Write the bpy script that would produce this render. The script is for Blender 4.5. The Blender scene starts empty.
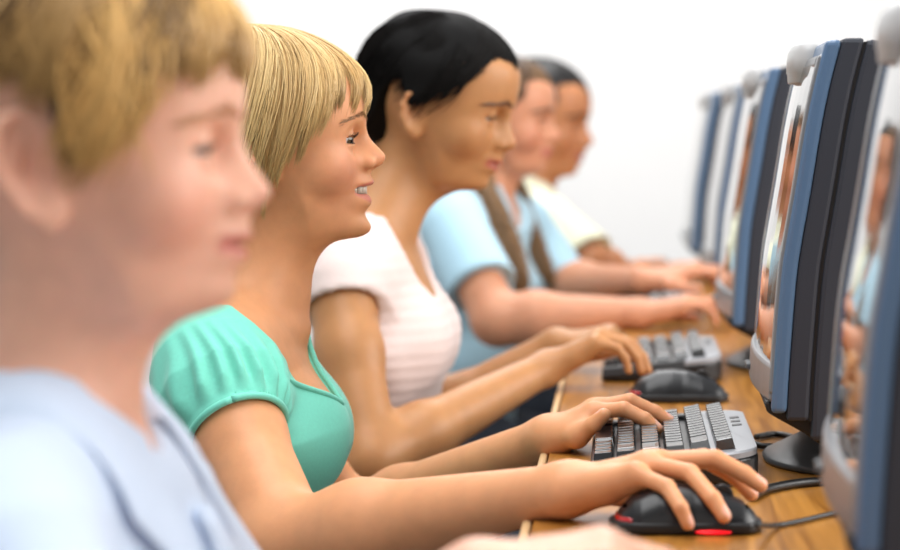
import bpy, bmesh, math, random
import numpy as np
from mathutils import Vector, Matrix
random.seed(7)
RNG = np.random.default_rng(7)
C = bpy.context.scene.collection
R = math.radians
PI = math.pi
F = 2400.0                      # focal length in pixels of the 900 px wide frame
EYE = np.array([0.0, 0.0, 1.04])
DESK = 0.716

# ------------------------------------------------------------------ camera
VPX, VPY = 625.0, 130.0         # where lines running down the row of desks meet
_b = (275 - VPY) / F
_a = (VPX - 450) / F
PITCH = -math.atan(_b)
YAW = math.atan(_a / math.sqrt(1 + _b * _b))
cam_data = bpy.data.cameras.new('camera')
cam = bpy.data.objects.new('camera', cam_data)
C.objects.link(cam)
cam.location = Vector(EYE)
cam.rotation_euler = (PI / 2 + PITCH, 0, YAW)
cam_data.sensor_width = 36
cam_data.lens = F * 36 / 900
cam_data.clip_start = 0.05
cam_data.dof.use_dof = True
cam_data.dof.focus_distance = 2.27
cam_data.dof.aperture_fstop = 4.4
bpy.context.scene.camera = cam
_CR = np.array(cam.rotation_euler.to_matrix())

def at(px, py, Y):
    """the point of the room seen at a place of the photograph, Y metres down the row"""
    d = _CR @ np.array([(px - 450) / F, (275 - py) / F, -1.0])
    return EYE + d * (Y / d[1])

def onz(px, py, z=DESK):
    d = _CR @ np.array([(px - 450) / F, (275 - py) / F, -1.0])
    return EYE + d * ((z - EYE[2]) / d[2])

def depth_of(p):
    return float(-(_CR.T @ (np.asarray(p) - EYE))[2])

# ------------------------------------------------------------------ materials
def lin(c):
    c = [v / 255.0 for v in c]
    return tuple((v / 12.92 if v <= 0.04045 else ((v + 0.055) / 1.055) ** 2.4) for v in c)

def new_mat(name, rgb, rough=0.5, metal=0.0, spec=0.5, attr=False, sss=0.0, sss_scale=0.01, coat=0.0,
            noise=0.0, nscale=60.0, bump=0.0, bscale=200.0, sheen=0.0, emit=None, emit_s=0.0, aniso=0.0):
    m = bpy.data.materials.new(name)
    m.use_nodes = True
    nt = m.node_tree
    p = nt.nodes['Principled BSDF']
    p.inputs['Base Color'].default_value = (*lin(rgb), 1)
    p.inputs['Roughness'].default_value = rough
    p.inputs['Metallic'].default_value = metal
    p.inputs['Specular IOR Level'].default_value = spec
    p.inputs['Coat Weight'].default_value = coat
    p.inputs['Sheen Weight'].default_value = sheen
    if sss:
        p.inputs['Subsurface Weight'].default_value = sss
        p.inputs['Subsurface Radius'].default_value = (1.0, 0.35, 0.2)
        p.inputs['Subsurface Scale'].default_value = sss_scale
    if emit:
        p.inputs['Emission Color'].default_value = (*lin(emit), 1)
        p.inputs['Emission Strength'].default_value = emit_s
    src = None
    if attr:
        a = nt.nodes.new('ShaderNodeAttribute')
        a.attribute_name = 'Col'
        src = a.outputs['Color']
    tc = nt.nodes.new('ShaderNodeTexCoord')
    if noise:
        n = nt.nodes.new('ShaderNodeTexNoise')
        n.inputs['Scale'].default_value = nscale
        n.inputs['Detail'].default_value = 4
        nt.links.new(tc.outputs['Object'], n.inputs['Vector'])
        mr = nt.nodes.new('ShaderNodeMapRange')
        mr.inputs['From Min'].default_value = 0.3
        mr.inputs['From Max'].default_value = 0.7
        mr.inputs['To Min'].default_value = 1 - noise
        mr.inputs['To Max'].default_value = 1 + noise
        nt.links.new(n.outputs['Fac'], mr.inputs['Value'])
        mx = nt.nodes.new('ShaderNodeMix')
        mx.data_type = 'RGBA'
        mx.blend_type = 'MULTIPLY'
        mx.inputs[0].default_value = 1
        if src is not None:
            nt.links.new(src, mx.inputs[6])
        else:
            mx.inputs[6].default_value = (*lin(rgb), 1)
        nt.links.new(mr.outputs['Result'], mx.inputs[7])
        src = mx.outputs[2]
    if src is not None:
        nt.links.new(src, p.inputs['Base Color'])
    if bump:
        n2 = nt.nodes.new('ShaderNodeTexNoise')
        n2.inputs['Scale'].default_value = bscale
        n2.inputs['Detail'].default_value = 3
        nt.links.new(tc.outputs['Object'], n2.inputs['Vector'])
        bp = nt.nodes.new('ShaderNodeBump')
        bp.inputs['Strength'].default_value = bump
        bp.inputs['Distance'].default_value = 0.002
        nt.links.new(n2.outputs['Fac'], bp.inputs['Height'])
        nt.links.new(bp.outputs['Normal'], p.inputs['Normal'])
    return m

# ------------------------------------------------------------------ objects
def empty(name, loc=(0, 0, 0), rotz=0.0):
    o = bpy.data.objects.new(name, None)
    o.empty_display_size = 0.05
    C.objects.link(o)
    o.location = loc
    o.rotation_euler = (0, 0, rotz)
    return o

def tag(o, label=None, cat=None, group=None, kind=None):
    if label: o['label'] = label
    if cat: o['category'] = cat
    if group: o['group'] = group
    if kind: o['kind'] = kind
    return o

def link_mesh(name, me, mats, parent=None, smooth=True):
    o = bpy.data.objects.new(name, me)
    C.objects.link(o)
    for m in (mats if isinstance(mats, (list, tuple)) else [mats]):
        me.materials.append(m)
    if smooth:
        me.polygons.foreach_set('use_smooth', [True] * len(me.polygons))
    if parent is not None:
        o.parent = parent
    return o

def np_mesh(name, V, Fq, col=None):
    """mesh from arrays; Fq an (n,4) or (n,3) array or a list of them"""
    me = bpy.data.meshes.new(name)
    parts = Fq if isinstance(Fq, list) else [Fq]
    parts = [np.asarray(f) for f in parts if len(f)]
    loops = np.concatenate([f.ravel() for f in parts]).astype(np.int32)
    tot = np.concatenate([np.full(len(f), f.shape[1], np.int32) for f in parts])
    start = np.concatenate([[0], np.cumsum(tot)[:-1]]).astype(np.int32)
    me.vertices.add(len(V))
    me.vertices.foreach_set('co', np.asarray(V, np.float32).ravel())
    me.loops.add(len(loops))
    me.loops.foreach_set('vertex_index', loops)
    me.polygons.add(len(tot))
    me.polygons.foreach_set('loop_start', start)
    me.polygons.foreach_set('loop_total', tot)
    me.update(calc_edges=True)
    me.validate()
    if col is not None:
        a = me.color_attributes.new('Col', 'FLOAT_COLOR', 'POINT')
        cc = np.ones((len(V), 4), np.float32)
        cc[:, :3] = col
        a.data.foreach_set('color', cc.ravel())
    return me

def bm_obj(name, bm, mats, parent=None, smooth=False, bevel=0.0, seg=2, auto=None):
    bmesh.ops.recalc_face_normals(bm, faces=bm.faces)
    me = bpy.data.meshes.new(name)
    bm.to_mesh(me)
    bm.free()
    o = link_mesh(name, me, mats, parent, smooth)
    if bevel:
        md = o.modifiers.new('bevel', 'BEVEL')
        md.width = bevel
        md.segments = seg
        md.limit_method = 'ANGLE'
        md.angle_limit = R(35)
        md.harden_normals = False
    return o

def add_box(bm, c, s, rot=None):
    r = bmesh.ops.create_cube(bm, size=1)
    M = Matrix.Translation(Vector(c)) @ (rot.to_4x4() if rot else Matrix.Identity(4)) @ Matrix.Diagonal((*s, 1))
    bmesh.ops.transform(bm, matrix=M, verts=r['verts'])
    return r['verts']

def add_loft(bm, rings, cap=True, closed=True):
    vs = [[bm.verts.new(tuple(p)) for p in r] for r in rings]
    n = len(rings[0])
    for a, b in zip(vs, vs[1:]):
        for i in range(n if closed else n - 1):
            j = (i + 1) % n
            bm.faces.new((a[i], a[j], b[j], b[i]))
    if cap:
        bm.faces.new(vs[0][::-1])
        bm.faces.new(vs[-1])
    return vs

def catmull(pts, n=8):
    P = np.asarray(pts, float)
    if len(P) < 3:
        t = np.linspace(0, 1, n + 1)[:, None]
        return P[0] * (1 - t) + P[-1] * t
    Q = np.vstack([2 * P[0] - P[1], P, 2 * P[-1] - P[-2]])
    out = []
    for i in range(1, len(Q) - 2):
        p0, p1, p2, p3 = Q[i - 1:i + 3]
        for t in np.linspace(0, 1, n, endpoint=False):
            out.append(0.5 * (2 * p1 + (p2 - p0) * t + (2 * p0 - 5 * p1 + 4 * p2 - p3) * t * t + (3 * p1 - p0 - 3 * p2 + p3) * t ** 3))
    out.append(P[-1])
    return np.array(out)

def add_tube(bm, pts, rad, sides=8):
    P = np.asarray(pts, float)
    n = len(P)
    rad = np.broadcast_to(np.asarray(rad, float), (n,))
    T = np.gradient(P, axis=0)
    T /= np.linalg.norm(T, axis=1)[:, None] + 1e-12
    up = np.array([0, 0, 1.0]) if abs(T[0][2]) < 0.9 else np.array([1.0, 0, 0])
    rings = []
    for i in range(n):
        s = np.cross(up, T[i]); s /= np.linalg.norm(s) + 1e-12
        u = np.cross(T[i], s)
        up = u
        rings.append([P[i] + rad[i] * (math.cos(a) * s + math.sin(a) * u) for a in np.linspace(0, 2 * PI, sides, endpoint=False)])
    add_loft(bm, rings)

# ------------------------------------------------------------------ implicit surfaces
def nrm(v):
    v = np.asarray(v, float)
    return v / (np.linalg.norm(v) + 1e-12)

def smin(a, b, k):
    if k <= 0: return np.minimum(a, b)
    h = np.maximum(k - np.abs(a - b), 0.0) / k
    return np.minimum(a, b) - h * h * k * 0.25

def smax(a, b, k):
    return -smin(-a, -b, k)

class Node:
    def __init__(s, fn, c, r, k=0.0, sub=False):
        s.fn, s.c, s.r, s.k, s.sub = fn, np.asarray(c, float), float(r), k, sub
    def ev(s, P, bc=None, br=None):
        return s.fn(P)

class Group(Node):
    def __init__(s, kids, k=0.0, hard=False):
        s.kids, s.k, s.sub = kids, k, False
        s._bound()
    def _bound(s):
        lo = np.min([n.c - n.r for n in s.kids if not n.sub], axis=0)
        hi = np.max([n.c + n.r for n in s.kids if not n.sub], axis=0)
        s.c = (lo + hi) / 2
        s.r = float(np.linalg.norm(hi - lo) / 2)
    def ev(s, P, bc=None, br=None):
        d = None
        for n in s.kids:
            if bc is not None and np.linalg.norm(bc - n.c) - n.r - br > 0.03 + n.k:
                continue
            e = n.ev(P, bc, br)
            if n.sub:
                if d is not None: d = smax(d, -e, n.k)
            else:
                d = e if d is None else smin(d, e, n.k)
        if d is None:
            return np.full(len(P), 0.06)
        return d

def cone(a, b, ra, rb, k=0.02, squash=None, sf=1.0):
    """tapered rounded limb; squash = a direction whose distance is scaled by sf (sf<1 widens it)"""
    a = np.asarray(a, float); b = np.asarray(b, float)
    ba = b - a; l2 = float(ba @ ba) + 1e-12
    ext = max(ra, rb) / min(1.0, sf)
    sq = None if squash is None else nrm(squash)
    def fn(P):
        pa = P - a
        t = np.clip(pa @ ba / l2, 0, 1)
        q = pa - t[:, None] * ba
        if sq is not None:
            q = q - np.outer(q @ sq, sq) * (1 - sf)
        return np.sqrt(np.einsum('ij,ij->i', q, q)) - (ra + (rb - ra) * t)
    return Node(fn, (a + b) / 2, math.sqrt(l2) / 2 + ext, k)

def ell(c, r, M=None, k=0.02, sub=False):
    c = np.asarray(c, float); r = np.asarray(r, float)
    def fn(P):
        q = P - c
        if M is not None: q = q @ M       # M columns are the ellipsoid's axes
        a = q / r
        k0 = np.sqrt(np.einsum('ij,ij->i', a, a)) + 1e-9
        b = a / r
        k1 = np.sqrt(np.einsum('ij,ij->i', b, b)) + 1e-9
        return k0 * (k0 - 1) / k1
    return Node(fn, c, float(r.max()), k, sub)

_CO = np.array([[i, j, k] for i in (0, 1) for j in (0, 1) for k in (0, 1)])
_ED = [(a, b) for a in range(8) for b in range(a + 1, 8) if np.abs(_CO[a] - _CO[b]).sum() == 1]

def polygonize(node, lo, hi, h, B=20, smooth=2, lip=1.25):
    """surface nets over the blocks of space that the surface passes through"""
    lo = np.asarray(lo, float); hi = np.asarray(hi, float)
    nb = np.ceil((hi - lo) / (B * h)).astype(int)
    NX, NY, NZ = (nb + 2) * B
    g = np.stack(np.meshgrid(*[np.arange(n) for n in nb], indexing='ij'), -1).reshape(-1, 3)
    cen = lo + (g + 0.5) * B * h
    half = B * h * math.sqrt(3) / 2
    f = np.concatenate([node.ev(c_) for c_ in np.array_split(cen, max(1, len(cen) // 20000))])
    act = g[np.abs(f) < half * lip + 2 * h]
    idx = np.stack(np.meshgrid(*[np.arange(B + 1)] * 3, indexing='ij'), -1).reshape(-1, 3)
    keys, pts, quads = [], [], []
    for b in act:
        o = lo + b * B * h
        P = o + idx * h
        v = node.ev(P, o + B * h / 2, half).reshape(B + 1, B + 1, B + 1)
        ins = v < 0
        s = ins.any()
        if not s or ins.all():
            continue
        cnt = sum(ins[i:B + i, j:B + j, k:B + k].astype(np.int8) for i, j, k in _CO)
        ci = np.argwhere((cnt > 0) & (cnt < 8))
        gb = b * B
        if len(ci):
            cv = np.stack([v[ci[:, 0] + i, ci[:, 1] + j, ci[:, 2] + k] for i, j, k in _CO], 1)
            acc = np.zeros((len(ci), 3)); n = np.zeros(len(ci))
            for a, c in _ED:
                va, vc = cv[:, a], cv[:, c]
                m = (va < 0) != (vc < 0)
                t = np.where(m, va / np.where(m, va - vc, 1), 0)
                acc += np.where(m[:, None], _CO[a] + t[:, None] * (_CO[c] - _CO[a]), 0)
                n += m
            pts.append(o + (ci + acc / n[:, None]) * h)
            gi = ci + gb + 1
            keys.append((gi[:, 0] * NY + gi[:, 1]) * NZ + gi[:, 2])
        I = ins[:B, :B, :B]
        for ax, J, (e1, e2) in ((0, ins[1:, :B, :B], ((0, 1, 0), (0, 0, 1))), (1, ins[:B, 1:, :B], ((0, 0, 1), (1, 0, 0))), (2, ins[:B, :B, 1:], ((1, 0, 0), (0, 1, 0)))):
            q = np.argwhere(I != J)
            if not len(q): continue
            flip = J[q[:, 0], q[:, 1], q[:, 2]]
            base = q + gb + 1
            e1 = np.array(e1); e2 = np.array(e2)
            c4 = [base - e1 - e2, base - e2, base, base - e1]
            kk = np.stack([(x[:, 0] * NY + x[:, 1]) * NZ + x[:, 2] for x in c4], 1)
            kk[flip] = kk[flip][:, ::-1]
            quads.append(kk)
    keys = np.concatenate(keys); pts = np.concatenate(pts); quads = np.concatenate(quads)
    ks, order = np.unique(keys, return_index=True)
    V = pts[order]
    q = np.searchsorted(ks, quads)
    q = np.minimum(q, len(ks) - 1)
    ok = (ks[q] == quads).all(1)
    q = q[ok]
    if smooth:
        E = np.concatenate([q[:, [0, 1]], q[:, [1, 2]], q[:, [2, 3]], q[:, [3, 0]]])
        for it in range(smooth):
            for lam in (0.5, -0.52):
                S = np.zeros_like(V); n = np.zeros(len(V))
                for ax in range(3):
                    S[:, ax] = np.bincount(E[:, 0], V[E[:, 1], ax], len(V)) + np.bincount(E[:, 1], V[E[:, 0], ax], len(V))
                n = np.bincount(E[:, 0], minlength=len(V)) + np.bincount(E[:, 1], minlength=len(V))
                V = V + lam * (S / np.maximum(n, 1)[:, None] - V)
    return V, q

def vnoise(P, s, seed=0):
    """cheap smooth pseudo noise in -1..1"""
    r = np.random.default_rng(seed)
    out = 0
    for i in range(5):
        d = nrm(r.normal(size=3)); f = s * r.uniform(0.7, 1.6); ph = r.uniform(0, 6.28)
        d2 = nrm(r.normal(size=3))
        out = out + np.sin(P @ d * f + ph + 1.3 * np.sin(P @ d2 * f * 0.7 + ph))
    return out / 5
# ------------------------------------------------------------------ heads
def rot_axes(yaw=0.0, pitch=0.0, roll=0.0):
    """columns: forward, left, up of a head that faces +X; pitch > 0 looks down, yaw > 0 turns away down the row"""
    m = Matrix.Rotation(R(yaw), 3, 'Z') @ Matrix.Rotation(R(pitch), 3, 'Y') @ Matrix.Rotation(R(roll), 3, 'X')
    return np.array(m)

def table(zs, xs, z, sm=0.0009):
    o = np.argsort(zs)
    t = np.interp(z, np.asarray(zs)[o], np.asarray(xs)[o])
    dz = z[1] - z[0]
    n = max(1, int(round(3 * sm / dz)))
    k = np.exp(-0.5 * (np.arange(-n, n + 1) * dz / sm) ** 2)
    k /= k.sum()
    return np.convolve(np.pad(t, n, mode='edge'), k, mode='valid')

ZT = np.linspace(-0.16, 0.16, 1281)

class Head:
    def __init__(s, O, M, scale, prof, base, eye=(0.0528, 0.030, 0.0100), ear=(-0.026, 0.069, -0.004), smile=False,
                 lipz=-0.041, wide=1.0, nose_w=1.0, chin_z=-0.0935, ear_size=1.0, lids=(19, 12)):
        s.lids = lids
        s.O, s.M, s.sc = np.asarray(O, float), M, scale
        s.eye, s.ear, s.smile, s.lipz, s.wide, s.chin_z = eye, ear, smile, lipz, wide, chin_z
        pz, px = np.array([p[1] for p in prof]), np.array([p[0] for p in prof])
        bz, bx = np.array([p[1] for p in base]), np.array([p[0] for p in base])
        s.tp = table(pz, px, ZT)
        s.tb = table(bz, bx, ZT, 0.004)
        s.tD = s.tp - s.tb
        # lateral spread of the relief: bridge, tip, wings, lips, chin
        nz = pz[np.argmax(px)] if s.lipz is None else None
        tipi = np.argmax(np.where((ZT > s.lipz + 0.012), s.tp, -1))
        s.tipz, s.tipx = ZT[tipi], s.tp[tipi]
        lz = [s.tipz + 0.045, s.tipz + 0.028, s.tipz + 0.012, s.tipz, s.tipz - 0.008, s.tipz - 0.014, s.lipz + 0.008, s.lipz, s.lipz - 0.012, s.lipz - 0.02, s.chin_z + 0.02, s.chin_z]
        lw = [0.016, 0.0085, 0.0105, 0.0130, 0.0145, 0.013, 0.019, 0.024, 0.021, 0.019, 0.020, 0.018]
        lw = [w * (nose_w if i < 6 else 1) for i, w in enumerate(lw)]
        s.tw = table(lz, lw, ZT, 0.002)
        s.tW = table([0.09, 0.06, 0.03, 0.0, -0.02, -0.04, -0.06, -0.08, -0.095], np.array([0.064, 0.069, 0.070, 0.0685, 0.0665, 0.061, 0.0555, 0.046, 0.037]) * wide, ZT, 0.006)
        s.tB = table([0.03, 0.0, -0.03, -0.05, -0.07, -0.095], [-0.095, -0.09, -0.075, -0.035, -0.018, 0.0], ZT, 0.008)
        s.tC = table([0.03, 0.0, -0.04, -0.07, -0.095], [0.0, 0.002, 0.01, 0.018, 0.024], ZT, 0.008)
        s.node_local = s._build(nose_w, ear_size)
        sc, O_, M_ = s.sc, s.O, s.M
        nl = s.node_local
        def fn(P):
            return nl.ev((P - O_) @ M_ / sc) * sc
        s.node = Node(fn, s.O + M_ @ np.array([-0.015, 0, 0.01]) * sc, 0.15 * sc, 0.022)

    def loc(s, P): return (np.asarray(P) - s.O) @ s.M / s.sc
    def world(s, p): return s.O + np.asarray(p, float) @ s.M.T * s.sc

    def _face(s, P):
        x, y, z = P.T
        ay = np.abs(y)
        i = lambda t: np.interp(z, ZT, t)
        xf, D, wl, w, xb, cx = i(s.tb), i(s.tD), i(s.tw), i(s.tW), i(s.tB), i(s.tC)
        G = np.exp(-(ay / wl) ** 2.4)
        xx = x - cx
        xx = xx - D * G * np.clip(xx / 0.03, 0, 1)
        a = np.where(xx > 0, xf - cx, cx - xb)
        p = 1.5 + 0.75 * np.clip((z + 0.045) / 0.04, 0, 1)
        q = (np.abs(xx / a) ** p + (ay / w) ** p) ** (1 / p)
        d = (q - 1) * np.minimum(a, w)
        zb = s.chin_z - 0.004 * np.clip((0.06 - x) / 0.03, 0, 1.5)
        d = smax(d, (zb - z), 0.016)
        return smax(d, z - 0.085, 0.02) * 0.55

    def _build(s, nose_w, es):
        ex, ey, ez = s.eye
        kids = [Node(s._face, (0, 0, 0), 0.2, 0.0), ell((-0.022, 0, 0.035), (0.0915, 0.0705 * s.wide, 0.082), k=0.02)]
        for sg in (-1, 1):
            kids.append(ell((0.036, sg * 0.042, -0.020), (0.018, 0.018, 0.018), k=0.022))              # cheek
            kids.append(ell((ex + 0.016, sg * (ey - 0.001), ez + 0.001), (0.0135, 0.017, 0.0105), k=0.014, sub=True))   # socket
            kids.append(ell((ex, sg * ey, ez), (0.0138,) * 3, k=0.006))                                # lids
            kids.append(s._wedge(sg))
            # wings of the nose and nostrils
            kids.append(ell((s.tipx - 0.0190, sg * 0.0112 * nose_w, s.tipz - 0.0055), (0.0082, 0.0056, 0.0066), k=0.0035))
            kids.append(ell((s.tipx - 0.0115, sg * 0.0082 * nose_w, s.tipz - 0.0120), (0.0055, 0.0034, 0.0034), k=0.002, sub=True))
            kids += s._ear(sg, es)
        if s.smile:
            kids.append(ell((0.060, 0, s.lipz + 0.0008), (0.026, 0.0225, 0.0056), k=0.002, sub=True))
        else:
            zl = s.lipz
            xl = float(np.interp(zl, ZT, s.tp))
            kids.append(ell((xl - 0.004, 0, zl), (0.006, 0.021, 0.0009), k=0.003, sub=True))
        return Group(kids)

    def _wedge(s, sg):
        c = np.array([s.eye[0], sg * s.eye[1], s.eye[2]])
        au, al = R(s.lids[0]), R(s.lids[1])
        lim = ell((0.009, sg * 0.002, 0), (0.020, 0.0135, 0.011))
        def fn(P):
            e = P - c
            back = 0.0015 - 0.55 * sg * e[:, 1]
            f = e[:, 0] - back
            zz = e[:, 2] + 0.08 * sg * e[:, 1]
            d = np.maximum(zz * math.cos(au) - f * math.sin(au), -zz * math.cos(al) - f * math.sin(al))
            return np.maximum(d, lim.fn(e))
        return Node(fn, c, 0.03, 0.0012, True)

    def _ear(s, sg, es):
        x, y, z = s.ear
        a = Matrix.Rotation(R(-12), 3, 'Y') @ Matrix.Rotation(sg * R(-22), 3, 'Z')
        A = np.array(a)
        o = np.array([x, sg * y, z])
        t = lambda u, v, w: o + A @ (np.array([u, sg * v, w]) * es)
        out = [ell(t(-0.004, 0.004, 0.0), np.array((0.0165, 0.006, 0.0275)) * es, A, 0.008)]
        out.append(ell(t(-0.002, 0.013, 0.001), np.array((0.0105, 0.0085, 0.0195)) * es, A, 0.004, True))
        rim = [t(0.008, 0.006, 0.010), t(0.009, 0.009, 0.020), t(0.001, 0.010, 0.029), t(-0.011, 0.011, 0.026), t(-0.018, 0.011, 0.012), t(-0.0165, 0.010, -0.004), t(-0.010, 0.008, -0.017), t(0.0, 0.005, -0.025)]
        for p, q in zip(rim, rim[1:]):
            out.append(cone(p, q, 0.0032 * es, 0.0032 * es, 0.003))
        ah = [t(-0.003, 0.005, 0.017), t(-0.0095, 0.007, 0.006), t(-0.009, 0.006, -0.006), t(-0.002, 0.005, -0.013)]
        for p, q in zip(ah, ah[1:]):
            out.append(cone(p, q, 0.0026 * es, 0.0026 * es, 0.004))
        out.append(ell(t(0.0025, 0.003, -0.024), np.array((0.0085, 0.0045, 0.0085)) * es, A, 0.006))
        out.append(ell(t(0.0095, 0.002, -0.004), np.array((0.004, 0.004, 0.006)) * es, A, 0.004))
        return out

    def project(s, p, it=6, off=0.0):
        """move head-local points onto the skin"""
        p = np.array(p, float); e = 5e-4
        for _ in range(it):
            d = s.node_local.ev(p) - off
            g = np.stack([(s.node_local.ev(p + e * np.eye(3)[i]) - d - off) / e for i in range(3)], 1)
            p = p - g * (d / np.maximum((g * g).sum(1), 0.05))[:, None]
        return p

def strands_mesh(P, rad, cols, sides=3):
    """P (S,K,3) polylines, rad (S,K), cols (S,K,3) -> arrays of thin tapered tubes"""
    S, K, _ = P.shape
    T = np.gradient(P, axis=1)
    T /= np.linalg.norm(T, axis=2, keepdims=True) + 1e-12
    ref = np.where(np.abs(T[..., 1:2]) < 0.9, np.array([0, 1.0, 0]), np.array([1.0, 0, 0]))
    A = np.cross(T, ref); A /= np.linalg.norm(A, axis=2, keepdims=True) + 1e-12
    B = np.cross(T, A)
    ang = np.linspace(0, 2 * PI, sides, endpoint=False)
    V = P[:, :, None] + rad[:, :, None, None] * (np.cos(ang)[:, None] * A[:, :, None] + np.sin(ang)[:, None] * B[:, :, None])
    idx = np.arange(S * K * sides).reshape(S, K, sides)
    a = idx[:, :-1]; b = idx[:, 1:]
    Q = np.stack([a, np.roll(a, -1, 2), np.roll(b, -1, 2), b], -1).reshape(-1, 4)
    Cc = np.repeat(cols[:, :, None], sides, 2).reshape(-1, 3)
    return V.reshape(-1, 3), Q, Cc

def merge(*parts):
    V, Fs, Cc, n = [], [], [], 0
    for v, f, c in parts:
        V.append(v); Fs.append(np.asarray(f) + n); Cc.append(np.broadcast_to(c, (len(v), 3))); n += len(v)
    return np.concatenate(V), Fs, np.concatenate(Cc)

class Hair:
    """hair falling from a crown over the skull; zend gives, by angle from the face, how far down it reaches"""
    def __init__(s, head, c=(-0.015, 0, 0.03), r=(0.105, 0.083, 0.098), p=2.2, zend=None, crown=(-0.02, 0.0), inward=0.25, ripple=0.0):
        s.h, s.c, s.r, s.p, s.crown, s.inw, s.rip = head, np.array(c), np.array(r), p, crown, inward, ripple
        s.za = np.array([z[0] for z in zend], float); s.zz = np.array([z[1] for z in zend], float)
    def zend(s, al): return np.interp(np.abs(al), s.za, s.zz)
    def cap_node(s, gap=0.0, raise_=0.004, wob=0.002, seed=3):
        c, r, p = s.c, s.r - gap, s.p
        def fn(P):
            l = s.h.loc(P)
            q = l - c
            dz = np.minimum(q[:, 2], 0)
            f = np.clip(1 - s.inw * (dz / 0.1) ** 2, 0.3, 1)
            up = np.maximum(q[:, 2], 0)
            k = ((np.abs(q[:, 0] / (r[0] * f))) ** p + (np.abs(q[:, 1] / (r[1] * f))) ** p + (up / r[2]) ** p) ** (1 / p)
            d = (k - 1) * 0.08 + wob * vnoise(l, 70, seed)
            al = np.degrees(np.arctan2(q[:, 1], q[:, 0]))
            cut = (s.zend(al) + raise_ - l[:, 2]) * 0.5
            return smax(d, cut, 0.006) * 0.8 * s.h.sc
        return Node(fn, s.h.world(s.c), 0.16 * s.h.sc, 0.0)
    def strands(s, n, cols, K=14, width=0.0007, clump=0.6, nclump=110, lift=0.006, swirl=12, tmin=0.0, seed=1, endj=0.008, al_rng=(-180, 180), messy=0.0, curl=0.0, over=0.0, tipin=0.0, fine=0.4):
        r_ = np.random.default_rng(seed)
        ca = r_.uniform(*al_rng, nclump); cl = r_.uniform(0, 1, nclump); ce = r_.normal(0, endj, nclump); cc = r_.uniform(0, 1, nclump)
        al = r_.uniform(*al_rng, n)
        ci = np.argmin(np.abs(al[:, None] - ca[None]), 1)
        ci = np.where(r_.uniform(size=n) < 0.15, r_.integers(0, nclump, n), ci)
        ci = np.argmin(np.abs(al[:, None] - ca[None]), 1)
        ae = al + clump * (ca[ci] - al) + r_.normal(0, 1.2, n)
        t0 = r_.uniform(0.02, 0.55, n) * (r_.uniform(size=n) < 0.75)
        t = t0[:, None] + (1 - t0[:, None]) * np.linspace(0, 1, K)[None]
        a0 = ae + r_.normal(0, 2, n) + swirl * r_.uniform(0.6, 1.2, n)
        ang = a0[:, None] + (ae - a0)[:, None] * t + messy * np.sin(t * 5 + r_.uniform(0, 6.28, n)[:, None]) * r_.normal(0, 1, n)[:, None]
        ang = ang + (al - ae)[:, None] * 0.8 * (1 - t) ** 2
        ze = s.zend(ae) + ce[ci] + r_.normal(0, 0.003, n)
        qarc = 1.45 * s.r[2]
        drop = np.maximum(s.c[2] - ze, 0)
        capz = np.clip((ze - s.c[2]) / s.r[2], 0, 0.98)
        thend = np.where(ze < s.c[2], PI / 2, np.arccos(capz ** (s.p / 2)))
        L = qarc * thend / (PI / 2) + drop
        sl = t * L[:, None]
        th = np.minimum(sl / qarc * PI / 2, PI / 2)
        dz = np.maximum(sl - qarc, 0)
        e = 2 / s.p
        hr = np.sin(th) ** e
        z = s.c[2] + s.r[2] * np.cos(th) ** e - dz
        fi = np.clip(1 - s.inw * (dz / 0.1) ** 2, 0.3, 1)
        if tipin:
            fi = fi * (1 - tipin * np.clip((t - 0.6) / 0.4, 0, 1) ** 2 * np.clip((60 - np.abs(ang)) / 25, 0, 1))
        lf = (cl[ci] * lift)[:, None] * np.sin(np.clip(t, 0, 1) * PI * 0.8) + r_.normal(0, 0.0008, n)[:, None] + over
        if curl:
            lf = lf + curl * np.sin(t * 9 + cl[ci][:, None] * 40) * t
        ar = np.radians(ang)
        rr = np.maximum(s.r[0] + lf, 0), np.maximum(s.r[1] + lf, 0)
        cxs = s.c[0] + (s.crown[0] - s.c[0]) * (1 - np.clip(hr, 0, 1))
        cys = s.c[1] + (s.crown[1] - s.c[1]) * (1 - np.clip(hr, 0, 1))
        ux, uy = np.cos(ar), np.sin(ar)
        kk = (np.abs(ux) ** s.p + np.abs(uy) ** s.p) ** (-1 / s.p)
        x = cxs + rr[0] * hr * fi * ux * kk
        y = cys + rr[1] * hr * fi * uy * kk
        P = np.stack([x, y, z + lf * (1 - hr) * 0.8], -1)
        W = s.h.world(P.reshape(-1, 3)).reshape(P.shape)
        w = width * s.h.sc * r_.uniform(0.6, 1.3, n)[:, None] * np.clip((1.02 - np.linspace(0, 1, K)[None]) * 4, 0.12, 1)
        m = np.clip(cc[ci] * (1 - fine) + r_.uniform(0, 1, n) * fine, 0, 1)[:, None, None]
        c0, c1 = np.array(lin(cols[0])), np.array(lin(cols[1]))
        Cc = c0 + (c1 - c0) * m + np.zeros((n, K, 1))
        return strands_mesh(W, w, Cc)

# ------------------------------------------------------------------ limbs
def finger(js, r0, r1, k=0.0022):
    js = [np.asarray(j, float) for j in js]
    n = len(js) - 1
    rs = np.linspace(r0, r1, n + 1)
    ks = [cone(js[i], js[i + 1], rs[i] * (1.0 if i == 0 else 1.0), rs[i + 1], k) for i in range(n)]
    return ks

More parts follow.
